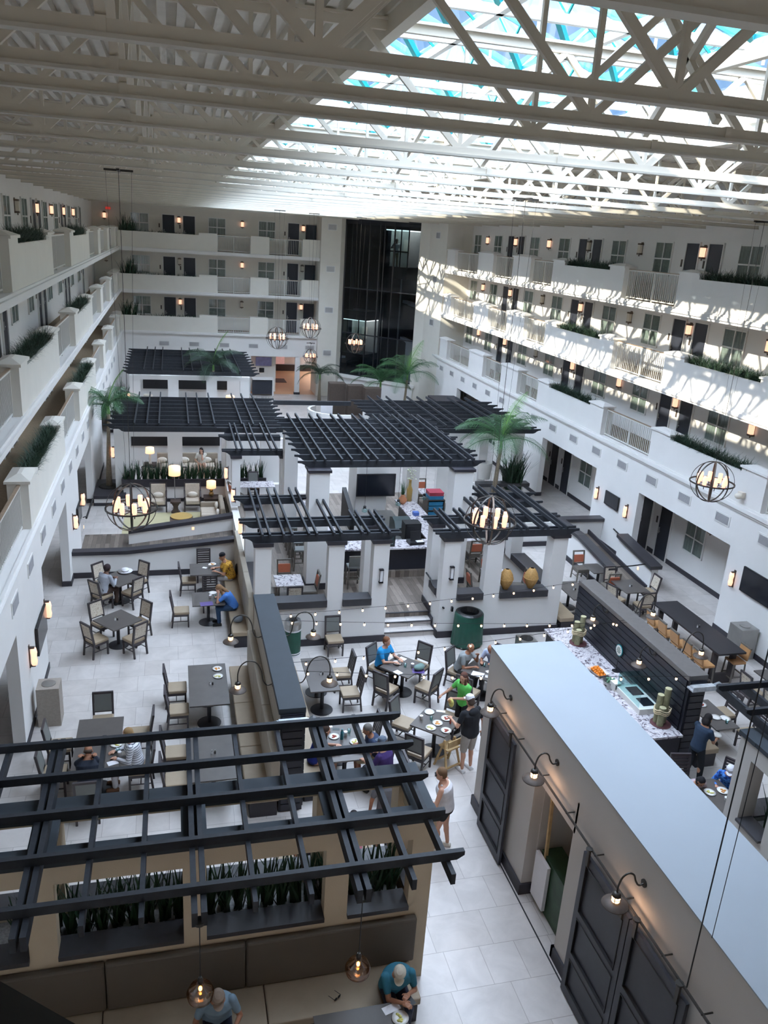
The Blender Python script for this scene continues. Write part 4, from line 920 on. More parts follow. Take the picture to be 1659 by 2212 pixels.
MB().box(-.17, .17, -.15, .15, .5, .53).build('seat', 'wood_raw', t); MB().box(-.2, .2, -.2, -.17, .1, .14).box(-.2, .2, .17, .2, .1, .14).box(-.18, .18, -.17, -.14, .6, .75).build('stretcher', 'wood_raw', t)
# right dining area
table(.8, .8, 13.75, 22.5, 0, 'square table with orange chairs beside the right ramp')
chair('orange', 13.5, 23.25, -90, 'beyond the table beside the right ramp'); chair('orange', 13.75, 21.75, 90, 'on the near side of the table beside the right ramp')
table(.85, 1.0, 14.05, 21.0, 0, 'square table with four pale-backed chairs right of the slatted wall')
chair('pattern', 13.45, 20.75, 20, 'left of the square table right of the slatted wall'); chair('pattern', 14.1, 20.25, 90, 'near side of the square table right of the slatted wall'); chair('pattern', 14.85, 21.2, 180, 'right of the square table right of the slatted wall'); chair('pattern', 13.9, 21.8, -90, 'far side of the square table right of the slatted wall')
table(.75, 1.35, 12.05, 20.9, 0, 'plain table beside the short bench at the pavilion corner', n=2)
table(.62, 1.2, 12.05, 13.9, 0, 'table right of the slatted wall with stacked plates', n=1)
chair('slat', 12.75, 14.35, 180, 'far one right of the table with stacked plates'); chair('slat', 12.85, 13.45, 180, 'near one right of the table with stacked plates')
table(.9, 1.2, 14.95, 15.0, 0, 'table at the right edge below the wall screen'); chair('pattern', 14.15, 15.1, 0, 'left of the table at the right edge'); chair('pattern', 14.2, 14.3, 10, 'nearer one left of the table at the right edge')
table(1.0, 1.5, 10.15, 11.0, 0, 'table of the family behind the kitchen block at right')
chair('slat', 10.95, 11.75, 215, 'under the boy in the white cap'); chair('slat', 10.1, 12.05, -100, 'behind the dark-haired child'); chair('slat', 9.4, 11.9, -80, 'farther left of the dark-haired child')
t = thing('high_table', (14.1, 17.6, 0), 0, 'long high bar table with tan stools right of the slatted wall', 'table')
B(-.42, .42, -1.6, 1.6, 1.0, 1.05).build('tabletop', 'table_black', t); 
for y in (-1.3, 1.3): MB().box(-.36, -.2, y - .04, y + .04, 0, 1.0).box(.2, .36, y - .04, y + .04, 0, 1.0).box(-.2, .2, y - .04, y + .04, 0, .3).box(-.2, .2, y - .04, y + .04, .88, 1.0).build('trestle', 'chair_frame', t)
def stool_mk(sm, fm, h=.72):
    def mk():
        t = thing('bar_stool', (0, 0, 0), 0, 'x', 'stool')
        MB().box(-.2, .2, -.19, .2, h - .07, h).build('seat', sm if sm != 'leather_grey' else 'leather_grey', t, bevel=.02)
        for a in (-1, 1):
            for b_ in (-1, 1): MB().bar((a * .2, b_ * .2, 0), (a * .18, b_ * .17, h - .06), .04).build('leg', fm, t)
        MB().box(-.19, .19, .17, .2, .22, .25).box(-.19, .19, -.2, -.17, .3, .33).box(-.2, -.17, -.19, .19, .26, .29).box(.17, .2, -.19, .19, .26, .29).build('stretcher', fm, t)
        MB().bar((0, -.19, h + .02), (0, -.25, h + .36), .4, .05).build('backrest', sm, t, bevel=.015); MB().bar((-.2, -.25, h + .37), (.2, -.25, h + .37), .05, .04).build('top_rail', fm, t)
        return t
    return Proto(mk)
ST, SG = stool_mk('tan_vinyl', 'chair_taupe'), stool_mk('leather_grey', 'chair_taupe')
for i, y in enumerate((18.5, 17.9, 17.3, 16.7, 16.2)): ST.put((13.45, y, 0), -PI / 2, 'tan bar stool left of the high table, %s from the far end' % ORD[i], 'tan bar stools at the high table')
for i, y in enumerate((16.25,)): ST.put((14.45, y, 0), PI / 2, 'tan bar stool right of the high table, %s from the near end' % ORD[i], 'tan bar stools at the high table')
# bar
ZP = .45
def counter(x0, x1, y0, y1, label, zt=1.5):
    t = thing('bar_counter', ((x0 + x1) / 2, (y0 + y1) / 2, ZP), 0, label, 'counter'); w, d = (x1 - x0) / 2, (y1 - y0) / 2
    B(-w, w, -d, d, zt - ZP - .05, zt - ZP).build('worktop', 'granite', t); B(-w + .15, w - .15, -d + .22, d - .1, .22, zt - ZP - .05).build('panel', 'black_slat', t); B(-w + .1, w - .1, -d + .1, d - .1, 0, .22).build('plinth', 'plank', t)
counter(4.45, 8.0, 23.0, 23.75, 'front granite bar counter of the pavilion'); counter(8.0, 8.75, 23.0, 27.9, 'right granite bar counter running back'); counter(4.45, 5.15, 23.8, 27.9, 'left granite bar counter running back')
t = thing('back_counter', (7.4, 25.6, ZP), 0, 'stainless work counter behind the bar', 'counter'); B(-.3, .3, -1.6, 1.6, .82, .87).build('worktop', 'steel', t); B(-.28, .28, -1.58, 1.58, 0, .82).build('cabinet', 'black_slat', t)
t = thing('espresso_machine', (7.45, 25.0, ZP + .87), 0, 'curved dark glass display behind the bar', 'machine'); MB().xprof([(-.4, 0), (-.4, .25), (-.2, .45), (.1, .5), (.4, .4), (.4, 0)], -.3, .3).build('hood', 'trash_dark', t, smooth=False); B(-.28, .28, -.42, -.4, .03, .2).build('front_glass', 'steel', t)
tag(B(7.3, 7.85, 23.95, 24.4, ZP + .87, 1.95).box(7.35, 7.8, 23.9, 23.95, 1.4, 1.9).build('coffee_cabinet', 'black'), 'black cabinet standing by the till', 'cabinet')
t = thing('till', (7.5, 23.35, 1.5), .1, 'black till with a tilted screen on the front bar counter', 'till'); B(-.25, .25, -.15, .2, 0, .1).build('base', 'black', t); MB().bar((0, 0, .1), (0, .08, .4), .36, .03).build('screen', 'black', t); B(-.02, .22, -.17, -.02, .1, .12).build('receipt_paper', 'paper', t)
t = thing('menu_board', (6.6, 23.15, 1.5), 0, 'small black framed menu card on the front bar counter', 'sign'); B(-.15, .15, -.01, .01, 0, .42).build('frame', 'black', t); B(-.11, .11, -.014, -.01, .05, .37).build('card', 'trash_dark', t); B(-.06, .06, -.018, -.014, .3, .32).box(-.03, .03, -.018, -.014, .16, .22).box(-.08, .08, -.018, -.014, .1, .115).build('print', 'paper', t)
t = thing('card_holder', (5.05, 23.2, 1.5), 0, 'small blue card holder on the front bar counter', 'sign'); B(-.1, .1, -.02, .02, 0, .15).build('stand', 'blue_card', t); MB().add([(-.05, -.025, .14), (.05, -.025, .14), (0, -.025, .03)], [(0, 1, 2)]).build('napkin', 'napkin', t)
tag(B(8.2, 8.4, 26.0, 26.2, 1.5, 1.62).build('napkin_box', 'blue_card'), 'dark blue caddy on the right bar counter', 'caddy')
struct('wall_bar', 'white_wall', B(6.35, 7.5, 27.3, 28.6, .45, 4.1), 'white column wall behind the bar')
t = thing('television', (7.05, 27.2, 2.3), 0, 'black screen hung on the white wall behind the bar', 'television'); B(-.72, .72, -.06, 0, -.42, .42).build('casing', 'black', t); B(-.68, .68, -.066, -.06, -.38, .38).build('screen', 'screen', t)
tag(MB().add([(5.9, 26.0, 1.0), (5.9, 27.6, 1.0), (5.9, 27.6, 2.1), (5.9, 26.0, 1.6), (6.05, 26.0, 1.0), (6.05, 27.6, 1.0), (6.05, 27.6, 2.1), (6.05, 26.0, 1.6)], [(0, 1, 2, 3), (7, 6, 5, 4), (0, 4, 5, 1), (1, 5, 6, 2), (2, 6, 7, 3), (3, 7, 4, 0)]).build('bar_screen', 'black'), 'tall black partition left of the bar television', 'partition')
for i, (x, y) in enumerate(((3.55, 24.1), (3.55, 24.8), (3.55, 25.5), (3.55, 26.2))): SG.put((x + .3, y, ZP), -PI / 2, 'grey bar stool at the left bar counter, %s from near' % ORD[i], 'grey bar stools at the bar')
SG.put((5.3, 22.55, ZP), 0, 'grey bar stool pulled up to the front bar counter', 'grey bar stools at the bar')
for i, y in enumerate((24.6, 25.4, 26.2)): SG.put((9.1, y, ZP), PI / 2, 'grey bar stool at the right bar counter, %s from near' % ORD[i], 'grey bar stools at the bar')
t = thing('terracotta_vase', (8.15, 27.35, 1.5), 0, 'round terracotta vase with grasses on the bar', 'vase'); MB().lathe([(.06, 0), (.15, .1), (.16, .2), (.07, .32), (.08, .36)], (0, 0, 0), 18).build('pot', 'terracotta', t, smooth=True)
g_ = grass('flower_stems', -.05, .05, -.05, .05, .34, None, 'leaf', h=.5, n=60, droop=.15, w=.008, seed=5, cat=None, group=None); g_.parent = t
t = thing('tall_vase', (8.5, 27.7, 1.5), 0, 'tall brown bottle vase with white blossoms on the bar', 'vase'); MB().lathe([(.1, 0), (.11, .45), (.05, .6), (.05, .8), (.06, .82)], (0, 0, 0), 14).build('bottle', 'smoked_glass' if 0 else 'oval_gold', t, smooth=True)
bl = MB(); rnd = random.Random(3)
for i in range(40): bl.ball((rnd.gauss(0, .08), rnd.gauss(0, .08), rnd.uniform(.85, 1.4)), .03, 5, 4)
bl.build('blossoms', mat('blossom', '#d8dcc6', .7), t)
for i, (x, y, z) in enumerate(((6.0, 24.4, 2.3), (7.3, 25.0, 2.3), (8.4, 25.6, 2.3), (8.9, 24.6, 2.2))):
    t = thing('pendant_lamp', (x, y, z), 0, 'small clear glass pendant over the bar, %s from the left' % ORD[i], 'lamp', 'clear glass pendants over the bar'); MB().tube([(0, 0, .15), (0, 0, 4.25 - z)], .006, 5).build('cord', 'black', t); MB().lathe([(.05, .06), (.05, .15), (.02, .17)], (0, 0, 0), 12).build('socket', 'black', t); MB().lathe([(.05, 0), (.09, .02), (.09, .1), (.05, .15)], (0, 0, -.06), 14).build('shade', 'clear_glass', t, smooth=True)
def crate_rack():
    t = thing('crate_cart', (9.7, 28.3, ZP), 0, 'dark cart holding blue and red glass crates', 'cart'); MB().box(-.35, -.31, -.3, .3, 0, .95).box(.31, .35, -.3, .3, 0, .95).box(-.33, .33, -.28, .28, .1, .13).box(-.33, .33, -.28, .28, .5, .53).box(-.33, .33, -.28, .28, .92, .95).build('frame', 'bronze', t)
    for i, (z, m_, w) in enumerate(((.14, 'blue_crate', 'lowest'), (.32, 'blue_crate', 'second'), (.54, 'blue_crate', 'third'), (.72, 'blue_crate', 'fourth'), (.96, 'blue_crate', 'fifth'), (1.1, 'red_crate', 'topmost'))):
        tag(MB().box(-.28, .28, -.26, .26, 0, .13).box(-.29, .29, -.27, .27, .1, .14).build('glass_crate', m_), '%s plastic glass crate, %s on the dark cart' % ('red' if 'red' in m_ else 'blue', w), 'crate', 'plastic crates on the cart').location = (9.7, 28.3, ZP + z)
crate_rack()
# pavilion tables (granite)
def gt(w, d, x, y, label): return table(w, d, x, y, 0, label, z=ZP, top='granite')
gt(.8, .8, 3.15, 21.55, 'granite table in the left front bay of the pavilion'); chair('orange', 3.15, 22.3, -90, 'beyond the granite table in the left front bay', ZP); chair('orange', 2.6, 21.5, 0, 'left of the granite table in the left front bay', ZP); chair('orange', 3.75, 21.5, 180, 'right of the granite table in the left front bay', ZP); chair('pattern', 3.2, 20.85, 90, 'near side of the granite table in the left front bay', ZP)
gt(.7, .9, 9.55, 21.4, 'granite table in the right front bay of the pavilion'); chair('orange', 8.85, 21.2, 0, 'left of the granite table in the right front bay', ZP); chair('orange', 10.15, 21.1, 170, 'right of the granite table in the right front bay', ZP); chair('orange', 9.6, 22.1, -90, 'beyond the granite table in the right front bay', ZP)
gt(.7, .8, 9.7, 24.6, 'granite table at the right side of the bar platform'); chair('orange', 9.75, 23.9, 90, 'near side of the right side granite table', ZP); chair('orange', 9.1, 24.0, 60, 'left of the right side granite table', ZP)
gt(1.5, .8, 3.1, 31.0, 'long granite table under the small rear pergola'); chair('grey', 3.1, 31.7, -90, 'beyond the long granite table at the rear', ZP); chair('orange', 2.35, 30.6, 20, 'left end of the long granite table at the rear', ZP)
gt(.8, .7, 2.75, 26.3, 'granite table by the left platform edge'); gt(.7, .7, 9.9, 29.8, 'granite table at the right rear of the platform'); chair('orange', 9.9, 30.5, -90, 'beyond the right rear granite table', ZP); chair('orange', 9.95, 29.1, 90, 'near side of the right rear granite table', ZP)
for i, x in enumerate((9.22, 10.0)):
    t = thing('basket_vase', (x, 19.9, 1.38), i * .5, '%s ribbed straw basket vase on the right pavilion sill' % ['left', 'right'][i], 'basket', 'straw basket vases on the sill')
    mb = MB(); n = 22; prof = [(.07, 0), (.16, .18), (.2, .3), (.2, .34), (.17, .46), (.09, .6), (.05, .62)]; o_ = len(mb.v)
    for r, z in prof:
        for k in range(n * 2): a = PI * k / n; rr = r * (1 + .05 * (k % 2)); mb.v.append((rr * math.cos(a), rr * math.sin(a), z))
    for j in range(len(prof) - 1):
        for k in range(2 * n): k2 = (k + 1) % (2 * n); mb.f.append((j * 2 * n + k, j * 2 * n + k2, (j + 1) * 2 * n + k2, (j + 1) * 2 * n + k))
    mb.build('weave', 'basket', t, smooth=True); MB().tube([(.205 * math.cos(a * PI / 10), .205 * math.sin(a * PI / 10), .32) for a in range(20)], .012, 6, True).build('rim_band', 'basket', t)
tag(MB().tube([(7.33, 19.7, .95), (7.25, 19.95, 1.0), (7.15, 20.6, 1.5), (7.15, 21.0, 1.5)], .025).build('handrail', 'black'), 'black handrail at the right side of the steps', 'handrail')
tag(B(7.55, 7.6, 19.66, 19.75, .85, .98).build('outlet_box', 'black'), 'small black box on the pavilion wall below the handrail', 'box')
# waste bins
t = thing('waste_bin', (2.98, 19.35, 0), 0, 'round green bin with a steel top behind the left divider wall', 'bin'); MB().cyl((0, 0, .04), .22, .72, 24).build('body', 'trash_green', t, smooth=False); MB().lathe([(.225, .78), (.23, .95), (.2, 1.02), (.12, 1.02), (.12, .9), (.02, .9)], (0, 0, 0), 24, False).build('lid', 'steel', t); MB().lathe([(.228, .74), (.228, .78)], (0, 0, 0), 24).lathe([(.225, .08), (.225, .11)], (0, 0, 0), 24).lathe([(.225, 0), (.225, .05)], (0, 0, 0), 24).build('band', 'paper', t); MB().cyl((0, 0, .9), .11, .02, 18).build('opening', 'black', t)
t = thing('rolling_bin', (7.95, 19.3, 0), .2, 'large green skirted bin on wheels by the steps', 'bin')
mb = MB(); n = 64; rows = [(.46, .05), (.44, .3), (.42, .95), (.40, .98), (.38, 1.0), (.31, 1.0)]
for r, z in rows:
    for k in range(n): a = 2 * PI * k / n; rr = r * (1 + (.035 * math.sin(a * 16) if z < .9 else 0)); mb.v.append((rr * math.cos(a), rr * .9 * math.sin(a), z))
for j in range(len(rows) - 1):
    for k in range(n): k2 = (k + 1) % n; mb.f.append((j * n + k, j * n + k2, (j + 1) * n + k2, (j + 1) * n + k))
mb.build('skirt', 'trash_green', t, smooth=True); MB().lathe([(.39, .99), (.335, 1.02), (.27, 1.03), (.22, .9), (.2, .55), (.02, .5)], (0, 0, 0), 24, False).build('bag', 'bag_black', t)
MB().tube([(.0, -.42, .05), (-.1, -.47, .2)], .015).build('foot_lever', 'steel', t)
for a in (-.3, .3): MB().lathe([(.05, -.015), (.05, .015)], (a, -.25, .05), 12).build('wheel', 'steel', t)
def stonebin(x, y, w, m, label, h=.95):
    t = thing('waste_bin', (x, y, 0), 0, label, 'bin'); B(-w, w, -w, w, 0, h).build('body', m, t, bevel=.006)
    MB().lathe([(.15, h), (.15, h + .015), (.12, h + .015)], (0, 0, 0), 24).build('rim', 'steel', t); MB().cyl((0, 0, h + .002), .12, .006, 24).build('opening', 'black', t)
stonebin(-2.8, 17.0, .24, 'trash_stone', 'square stone-coloured bin against the left wall'); stonebin(15.7, 17.6, .28, 'trash_steel', 'square metallic bin by the right wall below the screen')
t = thing('waste_bin', (8.95, 17.6, 0), 0, 'square steel bin with a round mouth beyond the kitchen block', 'bin'); B(-.22, .22, -.22, .22, 0, 1.0).build('body', 'steel', t); MB().cyl((0, 0, 1.0), .17, .01, 24).build('opening', 'bag_black', t)
# screens and wall lamps on the side walls
def tv(x, y, z, w, h, rz, label): t = thing('television', (x, y, z), rz, label, 'television'); B(-w / 2, w / 2, -.07, -.02, -h / 2, h / 2).build('casing', 'black', t); B(-w / 2 + .02, w / 2 - .02, -.075, -.07, -h / 2 + .02, h / 2 - .02).build('screen', 'screen', t)
tv(XR, 26.08, 1.92, 1.0, .52, -PI / 2, 'smaller wall screen on the right pier by the far opening'); tv(XR, 17.6, 2.05, 1.75, .75, -PI / 2, 'large wall screen at the right edge')
tv(XL, 27.2, 1.45, 1.0, .6, PI / 2, 'wall screen on the left pier above the landing'); tv(XL, 18.5, 1.55, 1.35, .7, PI / 2, 'wall screen on the near left pier')
def cyl_sconce(x, y, z, rz, label):
    t = thing('wall_sconce', (x, y, z), rz, label, 'wall lamp', 'glowing glass wall lamps on the lower walls'); MB().lathe([(.055, 0), (.07, .1), (.055, .2), (.07, .3), (.055, .4)], (0, -.1, -.2), 14).build('glass', 'glow_sconce', t, smooth=True); B(-.03, .03, -.12, 0, -.24, -.2).box(-.03, .03, -.12, 0, .2, .24).box(-.04, .04, -.02, 0, -.26, .28).build('bracket', 'bronze', t)
for y, z, w in ((27.2, 1.85, 'left of the smaller right screen'), (25.0, 1.85, 'right of the smaller right screen'), (18.85, 1.85, 'beside the large right screen'), (15.9, 1.85, 'beyond the right frame edge')): cyl_sconce(XR, y, z, -PI / 2, 'glowing glass wall lamp %s' % w)
for y, z, w in ((28.0, 1.65, 'far side of the left landing screen'), (25.7, 1.65, 'near side of the left landing screen'), (19.35, 1.65, 'far side of the near left screen'), (17.0, 1.65, 'above the stone bin on the left wall')): cyl_sconce(XL, y, z, PI / 2, 'glowing glass wall lamp, %s' % w)
for x, y, z, rz, w in ((-2.3, 33.3, 1.9, -PI / 2, 'on the left corner of the lounge wall'), (2.1, 32.5, 1.95, 0, 'right of the lounge planter, upper'), (2.0, 30.2, 1.9, -PI / 2, 'on the rear pergola column facing the lounge'), (2.0, 23.4, 2.2, -PI / 2, 'at the left end of the pavilion pergola'), (2.0, 26.5, 2.2, -PI / 2, 'on the left pavilion side above the bench'), (-2.3, 45.3, 1.8, 0, 'at the left end of the farthest lounge')): cyl_sconce(x, y, z, rz, 'glowing glass wall lamp %s' % w)
for i, (x, w) in enumerate(((5.42, 'left'), (7.46, 'right'))):
    t = thing('column_lamp', (x, 19.75, 2.03), 0, 'slim white lamp box on the column %s of the steps' % w, 'wall lamp', 'slim lamps beside the steps'); MB().tube([(-.05, -.09, -.17), (-.05, -.09, .17)], .008, 4).tube([(.05, -.09, -.17), (.05, -.09, .17)], .008, 4).box(-.06, .06, -.1, 0, .17, .2).box(-.06, .06, -.1, 0, -.2, -.17).build('frame', 'dark_metal', t); B(-.035, .035, -.08, -.03, -.16, .16).build('glass', 'napkin', t)
for i, (x, y, z, rz) in enumerate(((.6, 27.85, .55, 0), (15.5, 22.9, .5, -PI / 2), (XR, 27.9, .6, -PI / 2), (-3.13, 28.4, .5, PI / 2))):
    o = B(-.04, .04, -.015, 0, -.05, .05).build('step_light', 'glow_shade'); o.location = (x, y, z); o.rotation_euler = (0, 0, rz); tag(o, 'small square step light %s' % ['on the upper ramp wall', 'on the outer right ramp wall', 'on the right wall below the handrail', 'on the left wall by the landing'][i], 'light', 'small step lights')
# gooseneck lamps
def goose_mk(hook):
    def mk():
        t = thing('gooseneck_lamp', (0, 0, 0), 0, 'x', 'lamp')       # mounts on a wall behind it, lamp hangs at -Y
        if hook: pts = [(0, 0, 0), (0, -.12, -.02), (0, -.2, .1), (0, -.24, .32), (0, -.34, .5), (0, -.5, .55), (0, -.64, .46), (0, -.7, .28), (0, -.7, .1)]; tip = (0, -.7, .1)
        else: pts = [(0, 0, 0), (0, -.08, -.02), (0, -.14, .06), (0, -.18, .16), (0, -.26, .2), (0, -.34, .15), (0, -.38, .02), (0, -.38, -.08)]; tip = (0, -.38, -.08)
        P_ = []
        for i in range(len(pts) - 1):
            p0, p1, p2, p3 = [Vector(pts[max(0, min(len(pts) - 1, i + k))]) for k in (-1, 0, 1, 2)]
            for u in (0, .25, .5, .75):
                P_.append(.5 * ((2 * p1) + (-p0 + p2) * u + (2 * p0 - 5 * p1 + 4 * p2 - p3) * u * u + (-p0 + 3 * p1 - 3 * p2 + p3) * u ** 3))
        P_.append(Vector(pts[-1])); MB().tube(P_, .013, 8).build('arm', 'iron', t, smooth=True)
        MB().tube([(0, .01, 0), (0, -.02, 0)], .055, 14).build('wall_plate', 'iron', t)
        c = tip; MB().lathe([(.03, 0), (.055, -.02), (.06, -.05)], c, 16).build('cap', 'iron', t, smooth=True)
        MB().lathe([(.05, -.06), (.055, -.08), (.055, -.12), (.05, -.14)], c, 16).build('lantern_glass', 'glow_bulb', t, smooth=True)
        cg = MB()
        for k in range(4): a = PI / 4 + k * PI / 2; cg.tube([(c[0] + .058 * math.cos(a), c[1] + .058 * math.sin(a), c[2] - .05), (c[0] + .058 * math.cos(a), c[1] + .058 * math.sin(a), c[2] - .15)], .005, 5)
        cg.lathe([(.062, -.045), (.062, -.055)], c, 16).lathe([(.06, -.098), (.06, -.102)], c, 16).build('cage', 'iron', t)
        MB().lathe([(.06, -.14), (.17, -.185), (.175, -.195), (.06, -.155)], c, 28).build('shade', 'bronze', t, smooth=True)
        return t
    return Proto(mk)
GH, GS = goose_mk(1), goose_mk(0)
for x, y, rz, w, p in ((2.3, 16.4, PI / 2, 'far one right of the left divider wall', GH), (2.3, 14.35, PI / 2, 'near one right of the left divider wall', GH), (1.84, 16.4, -PI / 2, 'far one left of the left divider wall', GH), (1.84, 14.35, -PI / 2, 'near one left of the left divider wall', GH),
                       (11.07, 16.4, PI / 2, 'far one right of the slatted wall', GH), (11.07, 14.35, PI / 2, 'near one right of the slatted wall', GH), (10.62, 16.67, -PI / 2, 'far one over the granite buffet', GS), (10.62, 14.45, -PI / 2, 'near one over the granite buffet', GS)):
    p.put((x, y, 2.14), rz, 'black gooseneck lamp, %s' % w, 'black gooseneck lamps')
for y, w in ((11.6, 'farthest one over the barn doors'), (9.7, 'middle one over the barn doors'), (7.15, 'nearest one over the barn doors')): GS.put((5.75, y, 3.16), -PI / 2, 'black gooseneck lamp, %s' % w, 'black gooseneck lamps')
for y in (11.6, 9.7, 7.15):
    l = bpy.data.lights.new('lamp_light', 'POINT'); l.energy = 5; l.color = (1, .6, .36); l.shadow_soft_size = .08; o = bpy.data.objects.new('lamp_light', l); COL.objects.link(o); o.location = (5.4, y, 2.84); o['category'] = 'light'
# pendants of the near pavilion
def globe(x, y, z, zt, label):
    t = thing('globe_pendant', (x, y, z), 0, label, 'lamp', 'smoked glass globe pendants'); MB().tube([(0, 0, .2), (0, 0, zt - z)], .007, 6).build('cord', 'black', t); MB().lathe([(.05, 0), (.07, .01), (.07, .05), (.02, .07)], (0, 0, zt - z - .07), 16).build('canopy', 'iron', t)
    MB().lathe([(.03, .14), (.035, .2), (.02, .24)], (0, 0, 0), 14).build('socket', 'iron', t)
    MB().lathe([(.04, .16), (.05, .13), (.13, .08), (.165, 0), (.15, -.08), (.09, -.14), (.01, -.16)], (0, 0, 0), 28).build('globe', 'smoked_glass', t, smooth=True); MB().ball((0, 0, .06), (.022, .022, .035), 12, 8).build('bulb', mat('bulb_hot', '#ffe2a8', .4, var=0, emit=30, ecol='#ffb45e') if 'bulb_hot' not in MT else 'bulb_hot', t)
globe(.18, 7.6, 2.02, 3.15, 'smoked glass globe pendant, left of the two below the near pergola'); globe(2.14, 7.62, 1.98, 3.15, 'smoked glass globe pendant, right of the two below the near pergola')
# string lights
def string(a, b_, n, sag, label):
    a, b_ = Vector(a), Vector(b_); pts = [a.lerp(b_, i / 24) - Vector((0, 0, sag * 4 * (i / 24) * (1 - i / 24))) for i in range(25)]
    t = thing('string_lights', tuple(a), 0, label, 'string lights', 'strings of small bulbs over the centre tables'); MB().tube([p - a for p in pts], .005, 5).build('wire', 'black', t)
    for i in range(n):
        u = (i + .5) / n; p = a.lerp(b_, u) - Vector((0, 0, sag * 4 * u * (1 - u))) - a
        MB().lathe([(.012, -.035), (.012, 0)], p, 8).build('socket', 'black', t); MB().ball((p.x, p.y, p.z - .062), (.025, .025, .032), 8, 6).build('bulb', 'glow_bulb', t)
string((2.3, 17.2, 2.26), (10.65, 18.15, 2.33), 14, .1, 'farthest string of bulbs from the left divider to the slatted wall')
string((2.3, 16.9, 2.26), (10.65, 15.75, 2.28), 15, .05, 'second string of bulbs from the left divider to the slatted wall')
string((2.3, 15.0, 2.22), (10.65, 15.9, 2.28), 13, .1, 'third string of bulbs from the left divider to the slatted wall')
string((2.3, 14.7, 2.2), (10.65, 13.16, 2.3), 14, .06, 'nearest string of bulbs from the left divider to the slatted wall')
# buffet
t = thing('buffet_counter', (10.22, 15.6, 0), 0, 'long granite buffet counter along the slatted wall', 'counter'); B(-.48, .43, -2.6, 2.6, .87, .92).build('worktop', 'granite', t); B(-.42, .42, -2.55, 2.55, 0, .87).build('panel', 'black_base', t)
def logs(x, y, hs, label):
    t = thing('rope_pilings', (x, y, .92), .3, label, 'decoration', 'roped log pilings on the buffet'); MB().cyl((0, 0, 0), .23, .015, 28).build('disk', 'maroon', t)
    for (dx, dy), h in zip(((-.09, -.05), (.08, .02), (-.03, .1)), hs):
        l = MB().cyl((dx, dy, .01), .075, h, 16).build('log', 'log', t); MB().cyl((dx, dy, h + .01), .073, .006, 16).build('log_end', 'log_end', l)
    r = MB()
    for z in (.3, .34, .39): r.tube([(.0 + .19 * math.cos(a * PI / 12), .02 + .17 * math.sin(a * PI / 12), z + .02 * math.sin(a)) for a in range(24)], .013, 6, True)
    r.build('rope', 'rope', t)
logs(10.3, 17.3, (.42, .75, .58), 'roped log pilings at the far end of the buffet'); logs(10.4, 13.5, (.45, .85, .68), 'roped log pilings at the near end of the buffet')
t = thing('fruit_tray', (10.06, 15.75, .92), .2, 'white tray of oranges on the buffet', 'tray'); MB().add([(-.12, -.18, 0), (.12, -.18, 0), (.12, .18, 0), (-.12, .18, 0), (-.17, -.24, .08), (.17, -.24, .08), (.17, .24, .08), (-.17, .24, .08)], [(0, 1, 2, 3), (0, 4, 5, 1), (1, 5, 6, 2), (2, 6, 7, 3), (3, 7, 4, 0)]).build('dish', 'plate', t)
om = MB().ball((0, 0, 0), .04, 14, 10).mesh('orange', 'orange_fruit', True); k = 0
for zl, (nx, ny) in enumerate(((3, 5), (2, 4))):
    for i in range(nx):
        for j in range(ny):
            o = bpy.data.objects.new('orange', om); COL.objects.link(o); o.location = (10.06 + (i - (nx - 1) / 2) * .08 + .005 * (j % 2), 15.75 + (j - (ny - 1) / 2) * .082, .97 + zl * .055); k += 1
            tag(o, 'orange in the white tray, %s layer, %s from the left in row %s from near' % (['lower', 'upper'][zl], ['first', 'second', 'third'][i], ['one', 'two', 'three', 'four', 'five'][j]), 'orange', 'oranges in the tray')
t = thing('fruit_bowl', (10.08, 15.2, .92), 0, 'steel bowl of green apples on the buffet', 'bowl'); MB().lathe([(.1, 0), (.15, .04), (.18, .12), (.17, .12), (.14, .05), (.09, .02)], (0, 0, 0), 28).build('bowl', 'steel', t, smooth=True)
am = MB().ball((0, 0, 0), .033, 12, 8).mesh('apple', 'apple_green', True); rnd = random.Random(8)
for i in range(16):
    r = .11 * math.sqrt((i % 9 + .4) / 9); a = i * 2.4; o = bpy.data.objects.new('apple', am); COL.objects.link(o); o.location = (10.08 + r * math.cos(a), 15.2 + r * math.sin(a), 1.02 + (.05 if i > 8 else 0) + rnd.uniform(0, .01)); tag(o, 'green apple in the steel bowl, %s in the spiral from its centre' % ORD[i], 'apple', 'green apples in the steel bowl')
t = thing('heated_display', (10.35, 14.4, .92), 0, 'white buffet warmer with a glass guard', 'food warmer'); B(-.27, .3, -.52, .52, 0, .14).build('body', 'plate', t); B(-.1, .2, .06, .42, .141, .15).build('well', 'screen', t); B(-.1, .2, -.4, -.06, .141, .15).build('well', 'screen', t)
MB().add([(-.25, -.45, .55), (.3, -.45, .5), (.3, .5, .5), (-.25, .5, .55)], [(0, 1, 2, 3)]).add([(-.25, -.45, .14), (-.25, -.45, .55), (-.25, .5, .55), (-.25, .5, .14)], [(0, 1, 2, 3)]).build('glass_guard', 'clear_glass', t); MB().box(-.26, .3, .49, .51, .14, .52).build('glass_end', 'clear_glass', t)
t = thing('box_stack', (10.1, 15.0, .92), .1, 'white carton box with a grey label on the buffet', 'box'); B(-.09, .09, -.1, .1, 0, .2).build('carton', 'plate', t); B(-.06, .06, -.102, -.1, .05, .16).build('label_panel', 'trash_dark', t)
tag(MB().cyl((9.93, 15.02, .92), .04, .15, 14).build('cup_dispenser', 'steel'), 'small steel canister on the buffet edge', 'canister')
